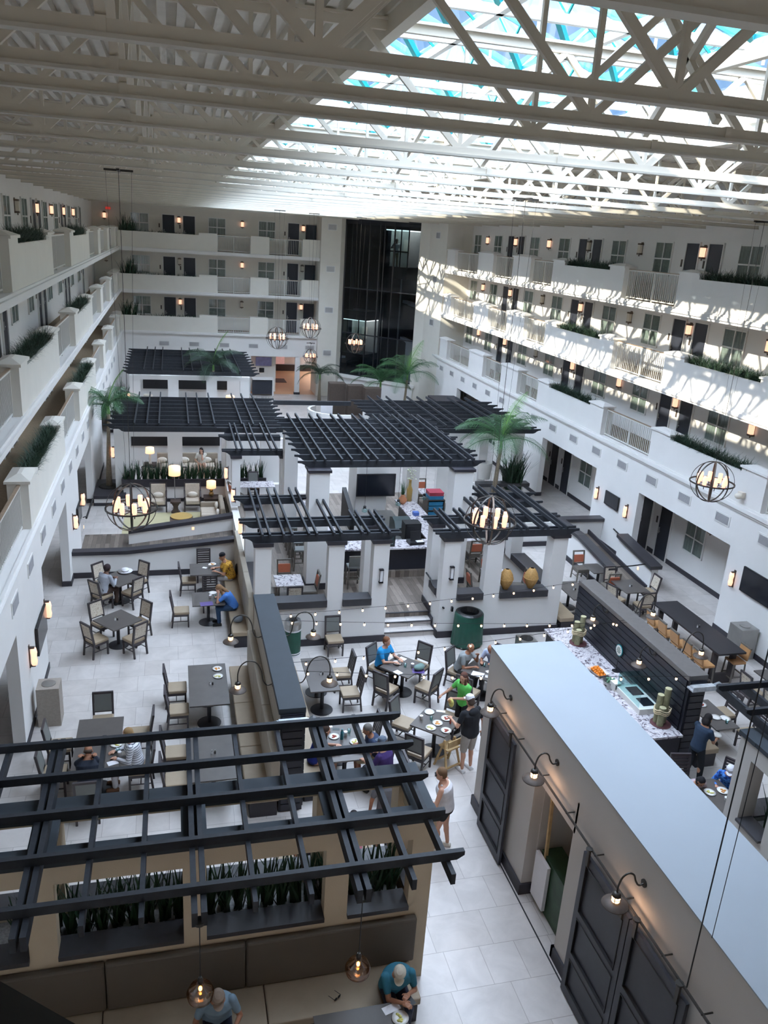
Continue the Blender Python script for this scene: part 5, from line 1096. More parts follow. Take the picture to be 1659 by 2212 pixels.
t = thing('buffet_sign', (10.58, 15.8, .92), 0, 'round white sign with a green rim above the buffet', 'sign'); MB().tube([(0, 0, 0), (0, 0, .42)], .008).lathe([(.1, 0), (.1, .01)], (0, 0, 0), 16).build('stand', 'black', t); MB().tube([(-.012, 0, .58), (.0, 0, .58)], .15, 28).build('rim', 'teal', t); MB().tube([(-.018, 0, .58), (-.01, 0, .58)], .13, 28).build('face', 'plate', t)
gl_ = MB()
for i, w in enumerate((.1, .16, .18, .12)): gl_.box(-.022, -.018, -w / 2, w / 2, .64 - i * .04, .655 - i * .04)
gl_.build('lettering', 'trash_green', t)
# small table items
PM = MB().lathe([(.06, 0), (.11, .012), (.118, .018), (.06, .006), (0.01, .006)], (0, 0, 0), 24).mesh('plate', 'plate', True)
FM = {}
for q, m_ in (('a', 'food_a'), ('b', 'food_b'), ('c', 'food_c')):
    f_ = MB(); rnd = random.Random(ord(q))
    for i in range(7): f_.ball((rnd.uniform(-.05, .05), rnd.uniform(-.05, .05), .012), (.025, .02, .012), 8, 5)
    FM[q] = f_.mesh('food', m_, True)
def plate(x, y, z, food, label):
    t = thing('plate', (x, y, z), random.random() * 6, label, 'plate', 'plates of food on the tables'); o = bpy.data.objects.new('dish', PM); COL.objects.link(o); o.parent = t
    if food: f_ = bpy.data.objects.new('food', FM[food]); COL.objects.link(f_); f_.parent = t
CM = MB().lathe([(.03, 0), (.04, .09), (.036, .09), (.027, .01)], (0, 0, 0), 16).mesh('cup', 'clear_glass', True); CM2 = MB().lathe([(.03, 0), (.042, .1), (.042, .105), (.01, .095)], (0, 0, 0), 16).mesh('cup', 'napkin', True)
def cup(x, y, z, white, label): o = bpy.data.objects.new('cup', CM2 if white else CM); COL.objects.link(o); o.location = (x, y, z); tag(o, label, 'cup', 'cups on the tables')
def shakers(x, y, z, where):
    for i, m_ in enumerate(('steel', 'dark_metal')):
        t = thing('shaker', (x + i * .06, y, z), 0, '%s shaker on %s' % (['salt', 'pepper'][i], where), 'shaker', 'salt and pepper shakers'); MB().lathe([(.018, 0), (.02, .05), (.014, .06)], (0, 0, 0), 10).build('jar', ['napkin', 'chair_frame'][i], t); MB().lathe([(.016, .06), (.012, .085)], (0, 0, 0), 10).build('lid', 'steel', t)
def sheet(x, y, z, w, h, deg, label, m_='paper', name='paper_sheet', cat='paper'): o = B(-w / 2, w / 2, -h / 2, h / 2, 0, .003).build(name, m_); o.location = (x, y, z + .001); o.rotation_euler = (0, 0, math.radians(deg)); tag(o, label, cat)
z = .75
for x, y, f_, w in ((.9, 17.5, 'a', 'farther one on the long table left of the divider'), (.9, 17.15, 'b', 'nearer one on the long table left of the divider'), (1.1, 24.0, 'a', 'in front of the woman in yellow'), (1.0, 21.85, '', 'beside the blonde woman\'s cups'), (-1.25, 14.75, 'b', 'in front of the blonde woman in stripes'),
                   (5.45, 14.95, '', 'bowl-like one at the far corner of the crowded table'), (5.75, 14.65, 'c', 'right one on the crowded table'), (5.5, 14.5, 'a', 'middle one on the crowded table'), (5.3, 14.35, 'b', 'left one on the crowded table'), (5.6, 14.2, 'c', 'nearest one on the crowded table'),
                   (5.3, 17.2, '', 'in front of the woman in turquoise'), (7.75, 16.65, '', 'half hidden by the kitchen block'), (3.15, 14.35, 'c', 'in front of the woman in the blue dress'), (3.55, 14.1, 'b', 'in front of the man in the navy shirt'), (12.05, 14.3, 'c', 'far one on the table right of the slatted wall'), (12.05, 13.75, '', 'left of the overlapping pair right of the slatted wall'), (12.25, 13.68, '', 'right of the overlapping pair right of the slatted wall'),
                   (10.5, 11.35, 'a', 'in front of the boy in the white cap'), (10.2, 11.35, 'b', 'in front of the dark-haired child'), (10.45, 10.85, 'c', 'near side of the family table at right'), (2.83, 7.78, 'b', 'in front of the man in the teal shirt')): plate(x, y, z, f_, 'white round plate, %s' % w)
for x, y, wh, w in ((1.0, 23.75, 1, 'white cup by the plate of the woman in yellow'), (.92, 21.5, 1, 'white cup, left of two by the blonde woman'), (1.05, 21.5, 0, 'clear cup, right of two by the blonde woman'), (-1.2, 14.5, 0, 'clear cup by the blonde woman in stripes'), (-1.16, 14.35, 1, 'small tub by the blonde woman in stripes'), (5.18, 14.7, 1, 'white cup at the left of the crowded table'), (5.4, 14.65, 0, 'clear glass in the middle of the crowded table'), (5.62, 16.95, 1, 'white cup right of the turquoise woman'), (5.45, 17.0, 0, 'clear glass before the turquoise woman'), (3.4, 14.35, 1, 'white mug on the family table behind the pergola'), (3.5, 14.45, 0, 'clear glass on the family table behind the pergola'), (7.45, 16.75, 0, 'clear glass before the grey-polo man'), (12.15, 13.5, 0, 'clear cup before the overlapping plates'), (10.35, 11.05, 1, 'white cup on the family table at right'), (2.68, 7.55, 1, 'white cup near the teal-shirt man\'s plate')): cup(x, y, z, wh, w)
for x, y, w in ((-1.6, 20.4, 'the empty cornerwise table'), (.7, 16.8, 'the long table with two plates'), (.62, 14.15, 'the empty table behind the pergola'), (3.3, 16.9, 'the table under the gooseneck lamp'), (14.0, 20.95, 'the table right of the slatted wall'), (12.0, 20.9, 'the plain table at the pavilion corner')): shakers(x, y, z, w)
shakers(14.05, 17.5, 1.05, 'the high table')
for x, y, w, h, d, m_, n_, l_ in ((.8, 21.15, .35, .25, 5, 'purple', 'menu_card', 'purple menu on the blonde woman\'s table'), (.85, 23.75, .14, .1, -30, 'napkin', 'napkin', 'napkin beside the plate of the woman in yellow'), (1.15, 21.25, .13, .12, 20, 'napkin', 'napkin', 'crumpled napkin near the blonde woman\'s hands'), (-1.28, 14.15, .2, .14, 20, 'paper', 'paper_sheet', 'white sheet by the bald man'),
                                  (5.2, 16.75, .16, .2, 30, 'paper', 'paper_sheet', 'white papers in front of the turquoise woman'), (5.5, 17.4, .12, .18, 40, 'napkin', 'napkin', 'napkin with cutlery at the far side of the turquoise woman\'s table'), (5.72, 16.75, .3, .22, -15, 'purple', 'menu_card', 'purple menu under the bundle'), (7.15, 16.4, .3, .22, -35, 'paper', 'paper_sheet', 'large white sheet before the grey-polo man'), (7.4, 16.25, .22, .12, -20, 'paper', 'paper_sheet', 'smaller white sheet before the grey-polo man'), (7.7, 16.85, .15, .15, -10, 'blue_card', 'blue_card', 'blue card on the grey-polo man\'s table'), (7.5, 16.5, .2, .1, 15, 'napkin', 'napkin', 'open napkin on the grey-polo man\'s table'),
                                  (3.1, 14.75, .18, .11, 0, 'paper', 'paper_sheet', 'white slip on the family table'), (3.25, 14.62, .15, .08, -10, 'trash_dark', 'phone', 'dark phone on the family table'), (5.72, 14.95, .2, .07, -20, 'napkin', 'napkin', 'white napkin strip on the crowded table'), (2.75, 7.95, .25, .12, 15, 'napkin', 'napkin', 'napkin under the hand of the teal-shirt man')): sheet(x, y, z, w, h, d, l_, m_, n_, n_.split('_')[0])
t = thing('travel_bundle', (5.75, 16.8, .755), .3, 'grey-green cloth bundle on the purple menu', 'bag'); MB().ball((0, 0, .07), (.15, .1, .075), 16, 10).ball((.06, .02, .1), (.08, .07, .05), 12, 8).build('cloth', cloth('6f8a86'), t, smooth=True)
tag(MB().lathe([(.035, 0), (.035, .16), (.02, .2), (.02, .24)], (3.3, 14.25, .75), 16).build('water_bottle', 'teal_bottle'), 'teal water bottle on the family table', 'bottle')
tag(MB().lathe([(.022, 0), (.022, .1), (.012, .13), (.012, .17)], (5.78, 14.45, .75), 12).build('sauce_bottle', 'food_c'), 'dark red sauce bottle on the crowded table', 'bottle')
t = thing('hat', (-1.5, 23.65, .76), 0, 'white wide-brimmed hat resting on the far-left table', 'hat'); MB().lathe([(.22, .03), (.2, .01), (.11, .0), (.1, .1), (.02, .12)], (0, 0, 0), 28).build('felt', 'napkin', t, smooth=True); MB().lathe([(.108, .01), (.106, .05)], (0, 0, 0), 28).build('band', 'black', t)
t = thing('handbag', (1.62, 20.5, .47), 0, 'grey striped bag lying on the pavilion side bench', 'bag'); MB().ball((0, 0, .08), (.14, .12, .09), 14, 9).ball((.07, .06, .1), (.08, .08, .06), 10, 7).build('cloth', cloth('7c838c'), t, smooth=True)
# near bottom tables
table(1.25, .85, 2.3, 7.62, 0, 'dark table at the bottom edge with the teal-shirt man'); table(1.1, .85, .55, 7.5, 0, 'dark table just below the frame under the capped man')
for x, y, m_, l_ in ((3.05, 8.02, 'black', 'black phone at the far corner of the bottom table'), ): sheet(x, y, z, .08, .15, 20, l_, m_, 'phone', 'phone')
tag(MB().lathe([(.025, 0), (.03, .06)], (2.5, 7.55, .75), 12).build('jam_jar', 'food_c'), 'small red jar on the bottom table', 'jar'); tag(B(2.28, 2.32, 7.42, 7.46, .75, .83).build('creamer', 'napkin'), 'small white creamer on the bottom table', 'creamer')
t = thing('sunglasses', (2.1, 8.45, .5), .6, 'dark sunglasses on the bench left of the teal-shirt man', 'sunglasses'); MB().ball((-.03, 0, .01), (.03, .01, .022), 10, 6).ball((.035, 0, .01), (.03, .01, .022), 10, 6).tube([(-.06, 0, .02), (-.06, .12, .0)], .004, 5).tube([(.065, 0, .02), (.065, .12, .0)], .004, 5).build('frame', 'black', t)
# lounge
def armchair(x, y, deg, label, z=0):
    t = thing('armchair', (x, y, z), math.radians(deg - 90), label, 'armchair', 'grey lounge armchairs')
    MB().box(-.27, .27, -.25, .3, .3, .46).build('seat_cushion', 'cushion', t, bevel=.03); MB().bar((0, -.25, .46), (0, -.36, .98), .56, .1).build('backrest', 'cushion', t, bevel=.02); MB().ball((0, -.16, .58), (.2, .07, .12), 14, 8).build('pillow', 'shade_off', t, smooth=True)
    for a in (-1, 1):
        MB().bar((a * .31, .3, 0), (a * .31, .3, .62), .05).build('leg', 'chair_frame', t); MB().bar((a * .31, -.32, 0), (a * .31, -.3, .66), .05).build('leg', 'chair_frame', t); MB().bar((a * .31, .34, .62), (a * .31, -.36, .68), .06, .04).build('armrest', 'chair_frame', t)
    MB().box(-.3, .3, -.27, .3, .24, .3).bar((-.31, -.38, 1.0), (.31, -.38, 1.0), .04).bar((-.31, -.3, .66), (-.31, -.4, 1.0), .04).bar((.31, -.3, .66), (.31, -.4, 1.0), .04).build('frame', 'chair_frame', t)
armchair(-.64, 31.55, -90, 'grey armchair left of the floor lamp'); armchair(.68, 31.55, -90, 'grey armchair right of the floor lamp')
t = thing('side_table', (.02, 31.2, 0), 0, 'dark carved side table between the two armchairs', 'table'); MB().box(-.2, .2, -.2, .2, .44, .5).xprof([(-.18, 0), (-.09, .12), (-.09, .3), (-.17, .44), (.17, .44), (.09, .3), (.09, .12), (.18, 0)], -.14, .14, 'y').build('body', 'dark_wood', t)
def shade_lamp(name, x, y, z, base, hz, r, h, label, cat='lamp'):
    t = thing(name, (x, y, z), 0, label, cat); base(t); MB().lathe([(r, 0), (r * .97, h)], (0, 0, hz), 28).build('lamp_shade', 'glow_shade', t, smooth=True)
shade_lamp('floor_lamp', .0, 31.75, 0, lambda t: (MB().lathe([(.14, 0), (.14, .02), (.02, .03)], (0, 0, 0), 20).build('foot', 'steel', t), MB().tube([(0, 0, .02), (0, 0, 1.5)], .015).build('pole', 'steel', t)), 1.38, .23, .36, 'tall floor lamp with a white drum shade between the armchairs')
t = thing('corner_table', (1.42, 31.75, 0), 0, 'dark corner table under the gold table lamp', 'table'); MB().box(-.3, .3, -.3, .3, .38, .46).box(-.26, .26, -.26, .26, 0, .38).build('body', 'dark_wood', t)
shade_lamp('table_lamp', 1.42, 31.8, .46, lambda t: (MB().ball((0, 0, .1), .1, 18, 12).build('lower_ball', 'gold', t, smooth=True), MB().ball((0, 0, .25), .075, 18, 12).build('upper_ball', 'gold', t, smooth=True), MB().tube([(0, 0, 0), (0, 0, .42)], .012).build('stem', 'gold', t)), .36, .19, .28, 'table lamp with stacked gold balls in the lounge')
tag(B(-1.9, 1.85, 28.9, 31.2, .002, .014).build('rug', 'rug'), 'pale yellow-green rug in the left lounge', 'rug')
t = thing('coffee_table', (.22, 29.4, 0), 0, 'dark coffee table with a round gold top', 'table'); MB().box(-.42, .42, -.28, .28, .06, .38).build('body', 'dark_wood', t); MB().cyl((0, .22, .385), .4, .03, 36).build('tray', 'oval_gold', t)
def sofa(x, y, deg, w, label, z=0):
    t = thing('sofa', (x, y, z), math.radians(deg - 90), label, 'sofa'); MB().box(-w / 2, w / 2, -.4, .4, .08, .3).build('base', 'sofa', t, bevel=.02); MB().box(-w / 2, w / 2, -.45, -.28, .3, .9).build('backrest', 'sofa', t, bevel=.04)
    for a in (-1, 1): MB().box(min(a * w / 2, a * (w / 2 - .14)), max(a * w / 2, a * (w / 2 - .14)), -.42, .4, .3, .64).build('armrest', 'sofa', t, bevel=.04)
    n = 2
    for i in range(n): a = -w / 2 + .15 + (w - .3) * i / n; MB().box(a, a + (w - .3) / n - .01, -.28, .4, .3, .46).build('seat_cushion', 'cushion', t, bevel=.03)
    for i in range(2): MB().ball(((i - .5) * w * .5, -.2, .6), (.22, .08, .14), 14, 8).build('pillow', 'shade_off', t, smooth=True)
sofa(1.35, 29.8, 180, 1.7, 'tan sofa at the right of the rug, back to the pavilion'); sofa(.95, 36.6, -90, 2.0, 'beige sofa under the dark window strip where a woman sits'); sofa(-.3, 36.6, -90, .9, 'small beige seat left of the beige sofa'); armchair(.2, 34.6, 90, 'pale chair back seen over the planter, right one'); armchair(-.9, 34.6, 70, 'pale chair back seen over the planter, left one')
for x, y, w, on in ((-1.05, 36.6, 'left of the beige sofas', 1), (2.3, 36.7, 'right of the beige sofas', 0)):
    t = thing('side_table', (x, y, 0), 0, 'dark side table %s' % w, 'table'); MB().box(-.28, .28, -.25, .25, .42, .5).box(-.26, -.2, -.23, .23, 0, .42).box(.2, .26, -.23, .23, 0, .42).box(-.2, .2, -.1, -.05, .2, .42).build('body', 'dark_wood', t)
    t = thing('table_lamp', (x, y, .5), 0, '%s table lamp %s' % (['unlit', 'glowing'][on], w), 'lamp'); MB().lathe([(.07, 0), (.05, .1), (.06, .2), (.04, .4), (.015, .5)], (0, 0, 0), 14).build('base', 'shade_off', t); MB().lathe([(.2, 0), (.18, .26)], (0, 0, .48), 24).build('lamp_shade', 'glow_shade' if on else 'shade_off', t, smooth=True)
for i, (x, w, on) in enumerate(((-1.4, 'left', 0), (3.3, 'right', 1))):
    t = thing('table_lamp', (x, 48.5, .6), 0, 'table lamp in the farthest lounge, %s one' % w, 'lamp'); MB().lathe([(.08, -.6), (.05, .2)], (0, 0, 0), 12).build('base', 'dark_wood', t); MB().lathe([(.3, 0), (.25, .4)], (0, 0, .3), 20).build('lamp_shade', 'glow_shade' if on else 'shade_off', t)
sofa(1.0, 48.5, -90, 2.0, 'brown cabinet-like sofa in the farthest lounge')
for i in range(16): grass('snake_plant', -1.95 + i * .245, -1.85 + i * .245, 32.65, 32.85, .8, 'spiky plant clump in the lounge planter, %s from left' % ORD[i], 'sansevieria', h=.75, n=26, droop=.05, w=.04, seed=200 + i, cat='plant', group='spiky plants in the lounge planter')
for i in range(5): grass('snake_plant', 2.35 + i * .27, 2.5 + i * .27, 32.65, 32.85, .85, 'spiky plant clump in the short planter, %s from left' % ORD[i], 'sansevieria', h=.7, n=24, droop=.05, w=.04, seed=230 + i, cat='plant', group='spiky plants in the short planter')
# front desk, blocks, curve at the far end
t = thing('front_desk', (5.95, 55.6, 0), 0, 'front desk with a dark blue panel at the far end', 'desk'); MB().box(-.7, .75, -.3, .5, 1.08, 1.15).box(.65, .75, -.3, .5, 0, 1.08).build('top', 'white_wall', t); B(-.68, .65, -.22, .4, .1, 1.08).build('panel', 'door_navy', t)
t = thing('television', (6.15, 56.88, 2.1), 0, 'lit purple-blue screen behind the front desk', 'television'); B(-.55, .55, -.05, 0, -.3, .3).build('screen', 'screen_on', t)
tag(B(5.85, 6.2, 56.85, 56.89, 1.35, 1.65).box(5.88, 6.17, 56.84, 56.85, 1.38, 1.62).build('picture_frame', 'black'), 'small framed notice below the front desk screen', 'picture')
tag(B(7.1, 8.3, 60.5, 62.2, .002, .02).build('door_mat', 'black'), 'dark doormat in the far lobby', 'mat')
for i, (x, y) in enumerate(((9.75, 48.6), (10.75, 47.9), (11.6, 47.1))): tag(B(x - .5, x + .5, y - .35, y + .35, 0, 2.2).build('stone_block', 'taupe_block', bevel=.01), 'tall taupe stone block by the lifts, %s from left' % ORD[i], 'block', 'taupe stone blocks')
mb = MB(); pts = [(9.6 + 1.9 * math.cos(a), 46.4 + 1.6 * math.sin(a)) for a in [PI * (.75 + i * .1) for i in range(9)]]
for i in range(8): mb.bar((pts[i][0], pts[i][1], .5), (pts[i + 1][0], pts[i + 1][1], .5), .16, 1.0)
struct('wall_curved', 'white_wall', mb, 'low curved white wall before the lifts'); struct('floor_pond', 'taupe_block', B(8.2, 12, 45.2, 47.8, .3, .4), 'dark floor inside the curved wall')
t = thing('easel_sign', (8.6, 45.6, .0), 0, 'white notice board on an easel near the curved wall', 'sign'); B(-.35, .35, -.02, .02, .7, 1.5).build('board', 'paper', t); MB().tube([(-.25, 0, .7), (-.35, .1, 0)], .015).tube([(.25, 0, .7), (.35, .1, 0)], .015).build('easel', 'dark_metal', t)
tag(B(5.2, 8.2, 42.9, 43.6, .02, .05).build('light_mat', 'paper'), 'pale mat on the floor beyond the central pergola', 'mat')
tag(B(14.3, 15.9, 42.5, 44.5, 0, 2.3).build('service_kiosk', 'black_base'), 'dark kiosk at the far right behind the pergola', 'kiosk')
# palms
def palm(x, y, z, h, n, L, label, lean=0, seed=1, bright=1, tr=.09, m='leaf'):
    rnd = random.Random(seed); t = thing('palm_tree', (x, y, z), 0, label, 'palm')
    MB().tube([(0, 0, 0), (lean * .3, 0, h * .4), (lean * .7, 0, h * .75), (lean, 0, h)], [tr * 1.4, tr, tr * .75, tr * .8], 12).build('trunk', 'trunk', t, smooth=True)
    MB().tube([(lean, 0, h), (lean, 0, h + .35)], [tr * .8, tr * .5], 10).build('crownshaft', 'leaf_bright', t, smooth=True)
    for i in range(n):
        a = 2 * PI * i / n + rnd.uniform(-.25, .25); up = rnd.uniform(.75, 1.3) if i % 3 else rnd.uniform(.3, .7)
        if i == 0 and bright: up = 1.5
        ux, uy = math.cos(a), math.sin(a); p = Vector((lean, 0, h + .3)); el = up; N = 15; pts = [p.copy()]
        for s_ in range(N): p = p + Vector((ux * math.cos(el), uy * math.cos(el), math.sin(el))) * L / N; pts.append(p.copy()); el -= (.115 if up < 1.45 else .05) * rnd.uniform(.85, 1.1)
        mb = MB(); mb.tube(pts, [.022 * (1 - k_ / (N + 1)) + .004 for k_ in range(N + 1)], 5)
        sd_ = Vector((-uy, ux, 0))
        for k_ in range(4, N * 3):
            f_ = k_ / (N * 3); q = pts[int(f_ * N)].lerp(pts[min(N, int(f_ * N) + 1)], f_ * N - int(f_ * N)); dr = (pts[min(N, int(f_ * N) + 1)] - pts[int(f_ * N)]).normalized()
            ll = L * .36 * math.sin(PI * min(1, f_ * .85 + .12)) * rnd.uniform(.85, 1.1)
            for sg in (-1, 1):
                d1 = (sd_ * sg * .8 + dr * .55 + Vector((0, 0, .1))).normalized(); q1 = q + d1 * ll * .5; q2 = q1 + (d1 + Vector((0, 0, -.75))).normalized() * ll * .5; w_ = dr * .01
                mb.add([q - w_, q + w_, q1 + w_ * .9, q1 - w_ * .9, q2], [(0, 1, 2, 3), (3, 2, 4)])
        mb.build('frond', ('leaf_bright' if (i == 0 and bright) else m), t)
    return t
o = tag(B(-3.1, -1.95, 32.2, 34.4, 0, .3).build('square_planter', 'white_wall'), 'low white and black square planter under the left palm', 'planter'); MB().box(-3.12, -1.9, 32.15, 34.45, .3, .42).box(-3.12, -1.9, 32.17, 32.2, 0, .12).build('rim', 'black_base', o)
tag(MB().lathe([(.4, 0), (.38, .05), (.1, .07)], (-2.6, 33.4, .42), 20).build('soil_mound', 'soil'), 'dark mulch ring around the left palm trunk', 'mulch')
palm(-2.6, 33.4, .45, 3.0, 12, 1.7, 'left palm rising from its square planter by the wall', .1, 11, 1)
palm(13.5, 31.5, .45, 2.1, 17, 2.4, 'large palm right of the central pergola', .1, 12, 1)
palm(2.2, 46.0, .2, 3.0, 13, 2.1, 'palm in front of the farthest pergola', 0, 13, 1, m='leaf_dark')
palm(12.6, 49.0, .0, 1.9, 14, 2.3, 'left palm of the pair below the lifts', 0, 14, 0)
palm(14.0, 48.3, .0, 2.5, 14, 2.4, 'right palm of the pair below the lifts', .1, 15, 1)
palm(9.6, 53.8, .0, 1.5, 13, 1.9, 'dark palm in a pot left of the lifts', 0, 16, 0, m='leaf_dark')
grass('shrub', 4.3, 5.1, 44, 46, .2, 'dark bushy shrub right of the farthest pergola', 'leaf_dark', h=1.5, n=160, droop=.2, w=.05, seed=300, cat='shrub', group=None)
grass('shrub', -3.0, -2.5, 44, 48, .2, 'dark spiky shrub left of the farthest pergola', 'leaf_dark', h=1.8, n=160, droop=.1, w=.06, seed=301, cat='shrub', group=None)
grass('shrub', 14.4, 15.1, 32.2, 32.8, .4, 'dark broad-leaved shrub at the right planter corner', 'leaf_dark', h=1.5, n=200, droop=.3, w=.05, seed=302, cat='shrub', group=None)
tag(MB().lathe([(.3, 0), (.36, .75), (.32, .75), (.28, .1)], (13.55, 33.0, .75), 24).build('plant_pot', 'plate'), 'white round pot behind the large right palm', 'pot')
# chandeliers
def chandelier_mk():
    t = thing('chandelier', (0, 0, 0), 0, 'x', 'chandelier'); R_ = .6
    for k in range(4):
        a = PI * k / 4; mb = MB(); n = 48
        for i in range(n):
            th = 2 * PI * i / n
            for r_, w_ in ((R_ * .93, -.02), (R_ * .93, .02), (R_ * .93 + .012, .02), (R_ * .93 + .012, -.02)):
                h = r_ * math.sin(th); l_ = r_ * math.cos(th); mb.v.append((l_ * math.cos(a) - w_ * math.sin(a), l_ * math.sin(a) + w_ * math.cos(a), h))
        for i in range(n):
            j = (i + 1) % n
            for c_ in range(4): c2 = (c_ + 1) % 4; mb.f.append((i * 4 + c_, i * 4 + c2, j * 4 + c2, j * 4 + c_))
        mb.build('hoop', 'iron_brown' if k == 1 else 'iron', t)
    MB().lathe([(R_ * .95, -.02), (R_, -.02), (R_, .015), (R_ * .95, .015), (R_ * .95, -.02)], (0, 0, -.02), 48, False).build('ring', 'iron', t)
    MB().tube([(0, 0, -.56), (0, 0, .58)], .014).build('stem', 'dark_metal', t)
    ar = MB()
    for k in range(8): a = 2 * PI * k / 8 + .2; ar.bar((0, 0, -.1), (.36 * math.cos(a), .36 * math.sin(a), -.1), .015); ar.tube([(.36 * math.cos(a), .36 * math.sin(a), -.17), (.36 * math.cos(a), .36 * math.sin(a), -.06)], .012, 6)
    ar.build('arm', 'dark_metal', t)
    cm_ = MB().lathe([(.045, 0), (.045, .04), (.055, .05), (.055, .26), (.05, .27)], (0, 0, -.08), 14).mesh('candle_glass', 'glow_glass', True); hm = MB().ball((0, 0, 0), .033, 10, 6).mesh('bulb', 'bulb_hot', True)
    for k in range(8):
        a = 2 * PI * k / 8 + .2; o = bpy.data.objects.new('candle_glass', cm_); COL.objects.link(o); o.parent = t; o.location = (.36 * math.cos(a), .36 * math.sin(a), 0); KID.setdefault(t.name, []).append(o)
    return t
CP = Proto(chandelier_mk)
for x, y, z, s_, w in ((-.96, 18.2, 4.65, .97, 'large orb chandelier over the left dining area'), (7.1, 16.6, 4.72, 1.03, 'large orb chandelier by the right pergola'), (13.85, 17.85, 5.2, .97, 'orb chandelier near the right galleries'), (5.35, 43.1, 5.45, 1, 'left orb chandelier of the distant pair'), (7.35, 44.7, 5.85, 1, 'right orb chandelier of the distant pair'), (10.25, 46.3, 4.9, 1, 'orb chandelier in front of the lower lift car'), (9.0, 54.4, 2.9, .85, 'small orb chandelier over the far lobby entrance')):
    o = CP.put((x, y, z), random.random() * .6, w, 'orb chandeliers'); o.scale = (s_, s_, s_)
    t = thing('chandelier_cables', (x, y, 0), 0, 'plate and cables of the %s' % w, 'cable'); zt = 11.74 if y < 50 else 3.8
    MB().box(-.28, .28, -.03, .03, zt - .04, zt).box(-.03, .03, -.28, .28, zt - .04, zt).build('ceiling_plate', 'iron', t)
    for dx, dy in ((0, 0), (-.25, 0), (.25, 0)): MB().tube([(dx * .3, dy, z + .6 * s_), (dx, dy, zt - .02)], .006 if dx == 0 else .003, 5).build('cable', 'iron', t)
t = thing('security_camera', (XR - .02, 19.2, 4.33), -PI / 2, 'pale dome camera on the right parapet ledge', 'camera'); MB().box(-.1, .1, -.12, 0, -.05, .12).build('housing', 'shade_off', t); MB().ball((0, -.15, .0), (.11, .11, .09), 14, 8).build('dome', 'shade_off', t, smooth=True)

# ================================================================== PEOPLE
def remeshed(mb, name, m, parent, vox, smooth=4):
    o = mb.build(name, m); r = o.modifiers.new('r', 'REMESH'); r.mode = 'VOXEL'; r.voxel_size = vox; r.use_smooth_shade = True
    s = o.modifiers.new('s', 'SMOOTH'); s.factor = .5; s.iterations = smooth
    dg = bpy.context.evaluated_depsgraph_get(); me = bpy.data.meshes.new_from_object(o.evaluated_get(dg)); old = o.data; o.modifiers.clear(); o.data = me; bpy.data.meshes.remove(old)
    if not me.materials: me.materials.append(MT[m] if isinstance(m, str) else m)
    for p in me.polygons: p.use_smooth = True
    o.parent = parent; return o
def cap_(mb, a, b_, ra, rb): a = Vector(a); b_ = Vector(b_); mb.tube([a, b_], [ra, rb], 12); mb.ball(a, ra, 12, 8); mb.ball(b_, rb, 12, 8)
def rings(mb, R_, n=20):
    """R_: list of (centre, rx, ry, up-direction in yz)"""
    o = len(mb.v)
    for c, rx, ry, u in R_:
        u = u.normalized(); fw = Vector((0, u.z, -u.y))
        for k in range(n): a = 2 * PI * k / n; p = c + Vector((1, 0, 0)) * rx * math.cos(a) + fw * ry * math.sin(a); mb.v.append(tuple(p))
    for i in range(len(R_) - 1):
        for k in range(n): k2 = (k + 1) % n; mb.f.append((o + i * n + k, o + i * n + k2, o + (i + 1) * n + k2, o + (i + 1) * n + k))
    mb.f.append(tuple(o + k for k in range(n))[::-1]); mb.f.append(tuple(o + (len(R_) - 1) * n + k for k in range(n)))
def rot_about(v, ax, a): return Matrix.Rotation(a, 3, ax) @ v
